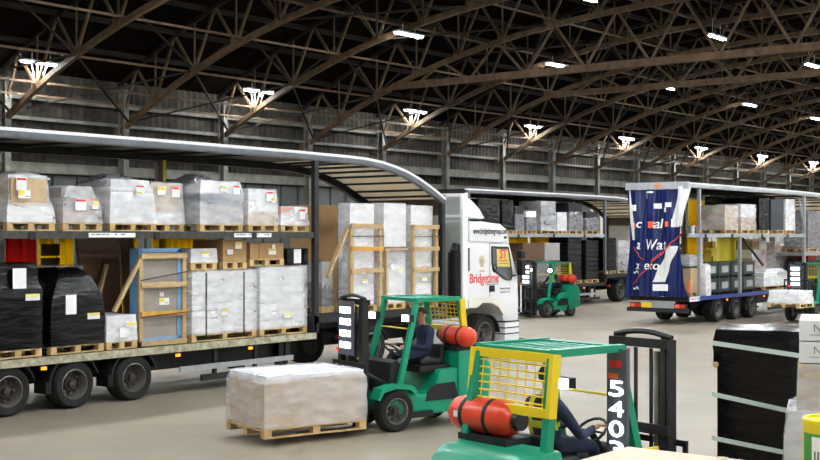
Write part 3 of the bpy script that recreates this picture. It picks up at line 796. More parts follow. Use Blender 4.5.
LF = load('wrapped pallet with a slate blue printed box row half way up', 'pallet load', gu, 200, 243, 182, V, UD, 1.1,
     grid(1, 1, 'cardg', z1=.48)+grid(2, 1, 'cardb', z0=.48, z1=.7)+[(.02, .9, 0, 1, .7, 1, 'cardw')], 'wrap', [(0, 1, 1), (.72, 1, 1), (1, .88, .92)], .03, labels=((.52, .84, .18, .12, 'yel'), (.82, .82, .18, .18, 'red')))
wrapmesh(0.6, .7, 0.2, [(0, 1, 1), (.5, .75, .8), (1, .3, .4)], 35, .16, M['wrapg'], LF['_top']-UD-.04).obj('loose_film', LF).location = (-0.25, 0, 0)
load('beige wrapped carton stack right of the slate blue box load on the upper deck', 'pallet load', gu, 248.5, 278, 190, V, UD, 1.1,
     grid(1, 3, ['cardl', 'cardw'], 6), 'wrap', [(0, 1.04, 1), (.5, 1, 1), (1, .95, .95)], .03, labels=((.68, .82, .2, .2, 'red'), (.8, .7, .14, .1, 'yel')))
load('lowest white wrapped load at the front end of the upper deck', 'pallet load', gu, 281, 309, 207, V, UD, 1.1,
     grid(2, 2, ['cardw', 'cardpink', 'cardw'], 8), 'wrapw', [(0, 1.05, 1), (1, .85, .9)], .04, labels=((.72, .6, .18, .22, 'red'),))
# lower deck
gl = 'loads on the lower deck of the left trailer'
load('black film wrapped stack with a white sheet, at the far left edge', 'pallet load', gl, -6, 42, 266, V, LD, 1.1, grid(1, 1, 'plastic', z1=.7), 'wrapk', [(0, 1, 1), (.72, 1, 1), (.76, .9, .9), (1, .86, .88)], .03, labels=((.5, .85, .26, .34, 'plain'), (.78, .62, .28, .11, 'yel')))
load('black wrapped stack with a rounded top, second black stack from the left edge', 'pallet load', gl, 51, 104, 271, V, LD, 1.1, grid(1, 1, 'plastic', z1=.6, x0=.05, x1=.9), 'wrapk', [(0, 1, 1), (.5, 1, 1), (.7, .86, .95), (.9, .6, .8), (1, .4, .6)], .045, labels=((.35, .55, .22, .34, 'plain'), (.78, .38, .26, .11, 'yel')))
load('tan wrapped stack standing behind the two black stacks', 'pallet load', gl, 40, 83, 268, 19.2, LD, .8, grid(2, 4, 'cardg', 2), 'wrap', None, .02)
load('small white wrapped box between the black stacks and the timber crate', 'pallet load', gl, 106.5, 137, 316, V, LD, .9, grid(1, 2, 'cardw'), 'wrapw', [(0, 1.02, 1), (1, .95, .95)], .03, labels=((.55, .35, .22, .18, 'plain'), (.78, .6, .24, .12, 'yel')))
W1 = load('wrapped stack of flat white cartons with black straps beside the timber crate', 'pallet load', gl, 192, 256.5, 272, V, LD, 1.1, grid(2, 8, 'cardw', 3), 'wrap', None, .015, labels=((.48, .33, .18, .12, 'yel'),), bev=.03, gap=.012)
W2 = load('wrapped stack of flat white cartons beside the dark trailer post', 'pallet load', gl, 260, 307, 268, V, LD, 1.1, grid(2, 7, 'cardw', 5), 'wrap', None, .015, labels=((.55, .2, .2, .1, 'yel'),), bev=.03, gap=.012)
for fx in (.2, .78):
    w1 = on_v(257, 300, V)[0]-on_v(192, 300, V)[0]
    MB().box(-w1/2+w1*fx, -w1/2+w1*fx+.025, -.575, -.56, .1, W1['_top']-LD-.01, M['kstrap']).obj('strap', W1)
t1, t2 = W1['_top']+.05, W2['_top']+.05
load('small white wrapped box on top of the strapped carton stack', 'pallet load', gl, 191, 217, 249, V+.1, t1, .8, grid(1, 1, 'cardw'), 'wrapw', [(0, 1.04, 1), (.4, 1, 1), (1, .97, .97)], .03, labels=((.5, .6, .2, .12, 'yel'),))
load('plain brown carton with two stickers on a pallet on top of the strapped stack', 'carton', gl, 223, 247, 240, V+.1, t1, .9, [(0, 1, 0, 1, 0, 1, 'card')], None, labels=((.6, .75, .18, .14, 'yel'), (.25, .45, .16, .1, 'plain')), name='boxed_pallet')
load('wide brown carton with a tag on a pallet, next to the black box', 'carton', gl, 250, 284, 243, V+.1, t2, .9, [(0, .27, 0, 1, 0, 1, 'card'), (.27, 1, 0, 1, 0, 1, 'card')], None, labels=((.62, .45, .22, .12, 'yel'), (.66, .72, .08, .12, 'plain')), name='boxed_pallet')
load('black wrapped box with a white sheet on top of the carton stack', 'carton', gl, 287, 308, 249, V+.1, t2, .8, [(0, 1, 0, 1, 0, 1, 'plastic')], 'wrapk', None, .02, pal=False, labels=((.45, .55, .22, .3, 'plain'),))
# boards, tarp
def board(lab, pts, V, th, m, name='board', tilt=.12):
    P = [on_v(x, y, V) for x, y in pts]; us = [p[0] for p in P]; u0 = sum(us)/len(us)
    zb = min(p[1] for p in P)
    return tag(MB().prism([(p[0]-u0, p[1]-zb) for p in P], 0, th, 'y', M[m]).obj(name, None, (u0, V, LD+.002 if zb < LD+.5 else zb)), lab, 'board')
board('tall dark brown board leaning behind the black stacks', [(76, 247), (112, 248), (118, 250), (124, 352), (92, 352)], 19.35, .06, 'board')
board('second narrower dark board leaning beside the timber crate', [(119, 245), (133, 246), (141, 350), (127, 350)], 19.7, .06, 'board')
tp = tag(pleat(None, 0, on_v(39, 250, 19.9)[0]-on_v(6, 250, 19.9)[0], 0, 0, 1.7, M['red'], .3, .07, 'red_tarp'), 'red tarpaulin hanging in folds behind the leftmost black stack', 'tarpaulin')
tp.location = (on_v(6, 250, 20.1)[0], 20.1, 1.25)
# timber crate
u0, z0 = on_v(143, 345, V)[0], LD+.003; u1 = on_v(190, 300, V)[0]; zt = on_v(165, 249, V)[1]; cwid = u1-u0; ch = zt-z0
t = thing('timber_crate', 'open timber frame crate holding a grey panel with blue foam edges', 'crate', ((u0+u1)/2, V+.3, z0), 0, None)
h = cwid/2
MB().box(-h+.08, h-.1, -.12, .1, .12, ch-.03, M['greypanel']).obj('panel', t)
for x0_, x1_ in ((-h+.03, -h+.1), (h-.17, h-.08)): MB().box(x0_, x1_, -.14, .12, .1, ch, M['bluefoam']).obj('foam_edge', t)
MB().box(-h+.05, h-.08, -.14, .12, ch-.06, ch+.01, M['bluefoam']).obj('foam_edge', t); MB().box(-h+.05, h-.08, -.14, .12, .08, .14, M['bluefoam']).obj('foam_edge', t)
MB().box(-h, -h+.09, -.2, -.14, 0, ch-.12, M['wood']).obj('upright', t); MB().box(h-.09, h, -.2, -.14, 0, ch-.1, M['wood']).obj('upright', t)
for fz, mm in ((.9, 'wood'), (.6, 'wood'), (.3, 'woody'), (.0, 'wood')):
    MB().box(-h+.02, h-.02, -.24, -.2, ch*fz, ch*fz+.1, M[mm]).obj('slat', t)
e = on_v(121, 312, V)
MB().bar((-h+.03, -.17, ch-.2), (e[0]-(u0+u1)/2, -.1, e[1]-z0), .08, .06, M['wood']).obj('prop', t)
MB().bar((-h+.03, .8, ch-.3), (e[0]-(u0+u1)/2+.1, .85, .05), .08, .06, M['wood']).obj('prop', t)
MB().box(-h, h, .25, .31, 0, .1, M['wood']).box(-h, -h+.09, -.2, .5, 0, .08, M['wood']).box(h-.09, h, -.2, .5, 0, .08, M['wood']).obj('base_rail', t)
label(t, .08, ch*.45, -.125, .24, .13, 'mix'); label(t, .02, ch*.53, -.125, .1, .1, 'red')
MB().bar((-h, -.25, ch*.68), (h, -.25, ch*.76), .02, .02, M['kstrap']).obj('strap', t); MB().bar((-h, -.25, ch*.3), (h, -.25, ch*.33), .02, .02, M['kstrap']).obj('strap', t)

# front (step) section of the left trailer
SD = 1.298
def framed(lab, x0, x1, yt, rails, posts, prop=None, wood=('wood', 'woody', 'wood')):
    u0 = on_v(x0, 260, V)[0]; u1 = on_v(x1, 260, V)[0]; zt = on_v((x0+x1)/2, yt, V)[1]; w = u1-u0; H = zt-SD-.003
    t = thing('framed_carton', lab, 'crate', ((u0+u1)/2, V+.5, SD+.003), 0, 'tall white cartons on the step deck')
    cx = (u0+u1)/2
    link('pallet', pallet_mesh(w, .5), t).location = (0, -.25, 0)
    n = 5
    for k in range(n):
        MB().box(-w/2+.02, w/2-.02, -.42, -.08, .142+(H-.142)*k/n+.003, .142+(H-.142)*(k+1)/n, M['cardw']).obj('carton', t, bevel=.01)
    wrapmesh(w-.02, .36, H-.15, [(0, 1, 1), (1, 1, 1)], 5, .012, M['wrap'], .148).obj('stretch_film', t).location = (0, -.25, 0)
    zp = on_v(x0, 225, V)[1]-SD
    for x in posts:
        a = on_v(x, 260, V)[0]-cx; MB().box(a-.05, a+.05, -.56, -.49, .0, zp, M['wood']).obj('upright', t)
    pa, pb = on_v(posts[0], 260, V)[0]-cx, on_v(posts[1], 260, V)[0]-cx
    for y, mm in zip(rails, wood):
        z = on_v(x0, y, V)[1]-SD; MB().box(pa-.05, pb+.05, -.6, -.56, z-.05, z+.05, M[mm]).obj('slat', t)
    z = on_v(x0, 237, V)[1]-SD; MB().box(pa-.06, pb+.06, -.615, -.6, z, z+.025, M['kstrap']).obj('strap', t)
    label(t, .0, H*.38, -.475, .14, .14, 'red'); label(t, .03, H*.28, -.475, .2, .1, 'yel')
    if prop:
        (xa, ya), (xb, yb) = prop; a = on_v(xa, ya, V); b_ = on_v(xb, yb, V)
        MB().bar((a[0]-cx, -.53, a[1]-SD), (b_[0]-cx, -.6, b_[1]-SD), .08, .06, M['wood']).obj('prop', t)
    return t
framed('tall white carton stack in a timber frame with a slanting prop, nearest the dark post', 352, 377, 204, (226, 249, 271), (350, 379), ((346, 229), (324, 277)))
framed('tall white carton stack in a timber frame right behind the truck cab', 413, 435.5, 206, (227, 249, 270), (412, 435), None, ('wood', 'wood', 'wood'))
tm = load('wrapped white carton stack with a board across it between the two timber framed stacks', 'pallet load', 'tall white cartons on the step deck', 384.5, 405.5, 250, V+.05, SD, .5, grid(1, 4, ['cardw', 'cardg', 'cardw'], 2), 'wrap', None, .02, labels=((.3, .7, .1, .12, 'red'), (.7, .6, .2, .1, 'yel')))
MB().box(-.42, .42, -.3, .25, tm['_top']-SD-.01, tm['_top']-SD+.03, M['wood']).obj('board', tm); MB().box(-.42, -.35, -.33, -.26, 0, tm['_top']-SD-.01, M['wood']).obj('upright', tm)
load('white wrapped carton standing on the middle stack of the step deck', 'carton', 'tall white cartons on the step deck', 384, 406, 204.5, V+.08, tm['_top']+.07, .4, [(0, 1, 0, 1, 0, 1, 'cardw')], 'wrapw', None, .015, pal=False)
load('plain brown carton stack in the dim back of the step deck behind the prop', 'carton', None, 318, 338, 205, 19.3, SD, .9, grid(1, 3, 'card', 1), None, name='boxed_pallet')
load('dark grey machine bundle low on the step deck behind the prop', 'pallet load', None, 322, 334, 262, 18.45, SD, .6, grid(1, 1, 'cardg'), 'wrapg', [(0, 1, 1), (.5, .9, .9), (1, .4, .5)], .05)

# middle trailer loads
gm_ = 'loads on the upper deck of the far trailer'; V = 27.5
spec = [
 ((478, 500, 200), ['plastic'], 'wrapk', 'large black wrapped stack on the far upper deck, leftmost and just over the cab roof'),
 ((502, 514, 201), ['plastic'], 'wrapk', 'tall narrow black wrapped stack with a pale film knot on the far upper deck'),
 ((515.5, 524, 207), ['plastic', 'cardg'], 'wrapg', 'small grey wrapped bundle on the far upper deck beside the tall narrow black stack'),
 ((526.5, 537, 211), ['plastic', 'cardw'], 'wrapg', 'lowest grey wrapped bundle on the far upper deck, next to the crate stack'),
 ((541, 556, 202), ['cardg', 'plastic'], 'wrap', 'stack of grey crates under clear film on the far upper deck'),
 ((557.5, 567, 213), ['cardw'], 'wrapw', 'white wrapped stack on the far upper deck'),
 ((569, 583, 203), ['cardg', 'plastic'], 'wrapg', 'tall shiny grey wrapped bundle on the far upper deck right of the white stack'),
 ((586, 599, 212), ['cardg', 'plastic'], 'wrapg', 'shiny grey bundle at the front end of the far upper deck'),
]
for k, ((x0, x1, yt), mm, film, lab) in enumerate(spec):
    shp = [(0, 1, 1), (.55, .97, .97), (.85, .8, .85), (1, .55, .6)] if film == 'wrapg' else [(0, 1, 1), (1, .96, .96)]
    load(lab, 'pallet load', gm_, x0, x1, yt, V, UD, 1.1, grid(1, 3 if film != 'wrap' else 6, mm, k), film, shp, .05 if film == 'wrapg' else .03)
load('tall black wrapped stack in the second row of the far upper deck behind the crates', 'pallet load', gm_, 524, 542, 199, 28.7, UD, .85, grid(1, 2, 'plastic'), 'wrapk', None, .02)
gm2_ = 'loads on the lower deck of the far trailer'
lb = load('grey carton stack under the dark box on the far lower deck', 'pallet load', gm2_, 524, 561, 262.5, V, LD, 1.1, grid(3, 4, ['cardg', 'plastic', 'cardw'], 3), 'wrapg', None, .02)
load('wide dark box with pale film on top of the grey carton stack', 'carton', gm2_, 523, 560, 243, V, lb['_top']+.06, 1.1, [(0, .58, 0, 1, 0, 1, 'board'), (.58, 1, 0, 1, 0, 1, 'cardg')], None, None, .02, pal=False)
def rack(lab, x0, x1, yt, V, group, z0=LD, n=4):
    u0 = on_v(x0, 270, V)[0]; u1 = on_v(x1, 270, V)[0]; w = u1-u0; H = on_v((x0+x1)/2, yt, V)[1]-z0
    t = thing('stacked_crates', lab, 'crates', ((u0+u1)/2, V+.5, z0+.003), 0, group)
    link('pallet', pallet_mesh(w, 1.0), t)
    for k in range(n):
        a = .145+(H-.145)*k/n; b_ = .145+(H-.145)*(k+1)/n-.01
        MB().box(-w/2+.02, w/2-.02, -.48, .48, a, b_, M['black']).obj('crate', t, bevel=.02)
        MB().box(-w/2+.05, w/2-.05, -.5, -.48, a+(b_-a)*.35, a+(b_-a)*.6, M['dgrey']).obj('crate_slot', t)
    wrapmesh(w, 1.0, H-.15, [(0, 1, 1), (1, .98, .98)], 9, .02, M['wrap' if False else 'wrapk'], .147) if False else None
    return t
rack('black crate stack on the far lower deck, left of the two beside the silver post', 568, 582, 237, V, gm2_, n=7)
rack('black crate stack on the far lower deck, right against the silver post', 586, 599, 240, V, gm2_, n=9)
load('dark wrapped stack on the far step deck beside the silver post', 'pallet load', gm2_, 606.5, 616, 239, V, SD, 1.0, grid(1, 3, 'plastic'), 'wrapk', None, .03)
load('shiny clear wrapped crates on the far step deck, left of the navy curtain', 'pallet load', gm2_, 618, 631, 241, V, SD, 1.0, grid(1, 7, ['cardg', 'plastic'], 5), 'wrap', None, .03)

# right trailer loads
gr = 'loads on the upper deck of the right trailer'; V = 18.5
for x0, x1, yt, mm, film, lab in (
 (725, 738, 206, ['card', 'cardl'], 'wrap', 'brown carton stack under clear film, leftmost on the right upper deck'),
 (741, 756, 205, ['card', 'cardw'], 'wrap', 'brown topped white carton stack on the right upper deck'),
 (759, 769, 199, ['plastic'], 'wrapk', 'narrow black wrapped stack on the right upper deck'),
 (771, 784, 200, ['slate'], None, 'dark slate cabinet box on the right upper deck'),
 (785.5, 795, 200, ['cardw'], 'wrapw', 'white wrapped tower at the front of the right upper deck')):
    load(lab, 'pallet load', gr, x0, x1, yt, V, UD, 1.0, grid(1, 2, mm, 4), film, None, .03, yb=229)
load('black wrapped stack in the second row of the right upper deck', 'pallet load', gr, 722, 742, 198, 19.65, UD, .7, grid(1, 2, 'plastic'), 'wrapk', None, .02)
for k, x in enumerate((692.3, 696.5)):
    u_ = on_v(x, 225, 18.6)[0]
    tg = tag(MB().lathe([(.06, 0), (.065, .1), (.06, .24), (.03, .26)], (0,0,0), 'z', M['cardpink' if k else 'paper'], 14).lathe([(.03, .26), (.03, .3)], (0,0,0), 'z', M['red'], 10).obj('paint_can', None, (u_, 18.6, UD+.002)), ('small white can' if k == 0 else 'small pink can')+' at the rear of the right upper deck', 'can', 'cans on the right upper deck')
g2 = 'loads on the lower deck of the right trailer'
cb_ = load('brown plywood crate on the rear end of the right lower deck', 'crate', g2, 691, 703, 268, V, LD, 1.0, [(0, 1, 0, 1, 0, 1, 'cardl')], None, name='boxed_pallet')
load('grey wrapped bundle on top of the brown plywood crate', 'pallet load', g2, 690, 703, 255, V, cb_['_top']+.06, .9, grid(2, 2, 'cardg'), 'wrap', None, .03, pal=False)
def tote(lab, x0, x1, z0, h, V=18.55):
    u0 = on_v(x0, 275, V)[0]; u1 = on_v(x1, 275, V)[0]; w = u1-u0
    t = thing('storage_tote', lab, 'tote', ((u0+u1)/2, V+.4, z0), 0, 'green totes on the right lower deck')
    b = MB(); hw = w/2
    b.box(-hw, hw, -.4, -.36, .06, h, M['crate']).box(-hw, hw, .36, .4, .06, h, M['crate']).box(-hw, -hw+.04, -.36, .36, .06, h, M['crate']).box(hw-.04, hw, -.36, .36, .06, h, M['crate']).box(-hw, hw, -.4, .4, .05, .09, M['crate'])
    b.obj('tote_body', t)
    MB().box(-hw-.02, hw+.02, -.42, .42, h, h+.03, M['crate']).obj('lid', t)
    for x in (-hw+.06, hw-.16): MB().box(x, x+.1, -.36, .36, 0, .05, M['crate']).obj('foot', t)
    MB().box(-hw*.45, hw*.6, -.41, -.4, h*.35, h*.8, M['cardg']).obj('tote_label', t)
    return t
xs = [706, 718, 731, 743, 755]; hh = .53
for row, z in ((0, LD+.002), (1, LD+.002+hh+.035)):
    for k in range(4): tote(f'dark green lidded tote, {ordn[k]} from the left in the {"top" if row else "bottom"} row', xs[k]+.4, xs[k+1]-.4, z, hh)
load('clear film bundle in front of the green totes', 'pallet load', g2, 706, 711, 265, 18.33, LD, .2, grid(1, 2, 'cardw'), 'wrapw', [(0, 1, 1), (.5, 1, 1), (1, .5, .8)], .05, pal=False)
load('low white wrapped pallet with a peaked film top on the right lower deck', 'pallet load', g2, 764, 791, 269, V, LD, 1.0, grid(2, 2, ['cardw', 'cardg'], 2, z1=.8), 'wrapw', [(0, 1, 1), (.6, .95, .95), (1, .55, .7)], .03)
load('tall brown wrapped stack behind the low white wrapped pallet at right', 'pallet load', g2, 781, 803, 246, 19.55, SD, .7, grid(2, 4, ['cardl', 'cardl', 'cardg'], 6), 'wrap', [(0, 1, 1), (.6, 1, 1), (1, .9, .9)], .04)
load('pink and brown wrapped stack behind the diagonal brace on the right lower deck', 'pallet load', g2, 752, 767, 241, 19.55, LD, .7, grid(2, 5, ['cardpink', 'card', 'cardw'], 9), 'wrap', [(0, 1, 1), (1, .85, .9)], .04)
load('narrow grey wrapped bundle behind the low white pallet at right', 'pallet load', g2, 775, 780, 243, 19.55, SD, .7, grid(1, 4, ['cardg', 'cardpink'], 3), 'wrap', None, .04)
MB().box(XP+.15, XL-.15, .05, 1.2, 2.2, 2.34, M['silver']).obj('mezzanine_shelf', tC)
load('white and black wrapped stack on the shelf of the right trailer at the picture edge', 'pallet load', g2, 808, 826, 212, V, 2.345, 1.0, grid(1, 3, ['cardg', 'cardw', 'cardl'], 1), 'wrapg', None, .04)
load('red topped dark machine on the step deck at the right picture edge', 'machine', g2, 808, 826, 256, V, SD, .9, [(0, 1, 0, 1, 0, .8, 'dgrey'), (.25, .7, .2, .8, .8, 1, 'red')], None, pal=False, name='machine')
# yellow wheeled bin figure behind the totes
u_ = on_v(714, 255, 19.6)[0]
t = thing('yellow_stand', 'bright yellow moulded stand behind the green totes', 'stand', (u_, 19.75, LD+.003))
MB().prism([(-.25, 0), (.25, 0), (.2, .6), (.2, 1.45), (.28, 1.5), (.28, 1.62), (-.28, 1.62), (-.28, 1.5), (-.2, 1.45), (-.2, .6)], -.15, .15, 'y', M['yellow']).obj('body', t, bevel=.02)
MB().box(-.16, .16, -.16, .16, 1.62, 1.85, M['yellow']).obj('head', t, bevel=.04); MB().box(-.19, -.15, -.17, -.15, .9, 1.3, M['black']).obj('handle', t)

# ------------------------------------------------------------------ foreground goods
t = thing('large_carton', 'large cream carton at the bottom edge in front of the forklift mast', 'carton', (0, 0, 0))
uc, vc = on_z(628, 446, 1.45); t.location = (uc-.8, vc-.75, 0)
MB().box(-.8, .8, -.75, .75, .15, 1.449, M['fgcard']).obj('carton', t, bevel=.012)
MB().box(-.8, .8, -.035, .035, 1.449, 1.453, M['tape']).obj('tape', t)
link('pallet', pallet_mesh(1.6, 1.5), t)
# black stack with pale straps
Vb = None
d = ray(714, 330); tt = 13.6; ub, vb = d.x*tt, d.y*tt; d2 = ray(804, 330); d2b = d2*(13.3)
ang = math.atan2(d2b.y-vb, d2b.x-ub); wb_ = math.hypot(d2b.x-ub, d2b.y-vb); zt = CAMH+d.z*tt+.02
t = thing('strapped_black_stack', 'tall black film wrapped stack with three pale green straps at right', 'pallet load', ((ub+d2b.x)/2-.5*math.sin(ang)*1, (vb+d2b.y)/2+.5*math.cos(ang), 0.002), ang, 'goods in the right foreground')
link('pallet', pallet_mesh(wb_, 1.0), t)
MB().box(-wb_/2+.03, wb_/2-.1, -.46, .46, .145, zt-.28, M['plastic']).obj('goods', t)
MB().box(-wb_/2+.03, wb_/2-.03, -.46, .46, zt-.28, zt-.05, M['plastic']).obj('goods', t)
wrapmesh(wb_-.04, .98, zt-.45, [(0, .97, 1), (1, .97, 1)], 3, .02, M['wrapk'], .15).obj('stretch_film', t, smooth=True)
wrapmesh(wb_+.02, 1.02, .36, [(0, 1, 1), (.7, 1, 1), (1, .96, .97)], 4, .03, M['wrapk'], zt-.38).obj('film_cap', t, smooth=True)
for za, zb in ((zt-.16, zt-.28), (zt-.72, zt-.9), (zt-1.2, zt-1.35)):
    MB().add([(-wb_/2-.02, -.535, za-.025), (wb_/2+.01, -.535, zb-.025), (wb_/2+.01, -.535, zb+.025), (-wb_/2-.02, -.535, za+.025),
              (-wb_/2-.02, -.525, za-.025), (wb_/2+.01, -.525, zb-.025), (wb_/2+.01, -.525, zb+.025), (-wb_/2-.02, -.525, za+.025)],
             [(0,1,2,3), (4,7,6,5), (0,4,5,1), (3,2,6,7), (0,3,7,4), (1,5,6,2)], M['strap']).obj('strap', t)
MB().lathe([(.001, -.03), (.032, -.02), (.032, .02), (.001, .03)], (-wb_/2+.02, -.52, zt-.4), 'y', M['wood'], 8).obj('strap_buckle', t)
# white cartons, brown cartons, film and drum at the right edge
def fg(x0, x1, yt, dist, z0, d, **k):
    a = ray(x0, 330)*dist; b_ = a + (ray(x1, 330)*dist-a)
    return a, b_
base = ray(782, 330)*11.4
t = thing('mixed_pallet', 'pallet of white and brown wrapped cartons at the right edge beside the black stack', 'pallet load', (base.x, base.y, .002), ang, 'goods in the right foreground')
S_ = 11.4/1240
def Z(y, dist=11.4): return CAMH-(y-236)*dist/1240
link('pallet', pallet_mesh(1.2, 1.0), t).location = (.62, .5, 0)
zb = Z(412)
for k in range(3): MB().box(.03, 1.2, .02, .98, .145+(zb-.145)*k/3+.003, .145+(zb-.145)*(k+1)/3-.003, M['cardg']).obj('carton', t, bevel=.01)
wrapmesh(1.22, 1.02, zb-.13, [(0, 1, 1), (.8, .98, 1), (1, .9, .95)], 8, .03, M['wrapw'], .145).obj('stretch_film', t).location = (.61, .5, 0)
z2 = Z(364)
for k in range(2): MB().box(.14, 1.2, .03, .97, zb+.005+(z2-zb)*k/2, zb+(z2-zb)*(k+1)/2, M['cardl']).obj('carton', t, bevel=.01)
wrapmesh(1.1, .97, z2-zb, [(0, 1, 1), (1, .97, .97)], 12, .02, M['wrap'], zb).obj('stretch_film', t).location = (.67, .5, 0)
z3 = Z(320)
for k in range(2):
    za, zc = z2+.01+(z3-z2)*k/2, z2+(z3-z2)*(k+1)/2
    c = MB().box(.15, 1.2, .03, .97, za, zc, M['cardw']).obj('carton', t, bevel=.01)
    text('lettering', 'N', .1, M['inkgrey'], c, (.31, .027, za+(zc-za)*.6), *NEAR)
    MB().box(.24, .38, .026, .03, za+(zc-za)*.28, za+(zc-za)*.31, M['inkgrey']).obj('print', c)
db_ = ray(826, 420)*8.6
t = thing('yellow_drum', 'yellow drum with a white barcode label at the bottom right corner', 'drum', (db_.x+.18, db_.y+.02, .002), ang)
zt = CAMH-(421-236)*8.6/1240
MB().lathe([(.19, 0.62), (.2, .64), (.2, zt-.06), (.205, zt-.05), (.205, zt-.01), (.195, zt), (.17, zt), (.17, zt-.02), (.001, zt-.02)], (0,0,0), 'z', M['drum'], 32, cap=False).obj('drum_body', t, smooth=True)
def arc(a0, a1, z0, z1, r, m, nm):
    b = MB(); p = []; q = []
    for i in range(9):
        a = math.radians(a0+(a1-a0)*i/8); p += [(r*math.cos(a), r*math.sin(a), z0), (r*math.cos(a), r*math.sin(a), z1)]
    q = [(2*i, 2*i+2, 2*i+3, 2*i+1) for i in range(8)]; b.add(p, q, m); return b.obj(nm, t)
arc(200, 290, zt-.36, zt-.1, .2015, M['drumgreen'], 'green_print'); arc(228, 290, zt-.34, zt-.12, .203, M['paper'], 'barcode_label')
for k in range(7): arc(234+k*7, 237+k*7, zt-.3, zt-.22, .204, M['ink'], 'bar')
MB().box(-.35, .8, -.35, .35, .0, .62, M['cardl']).obj('carton_base', t)

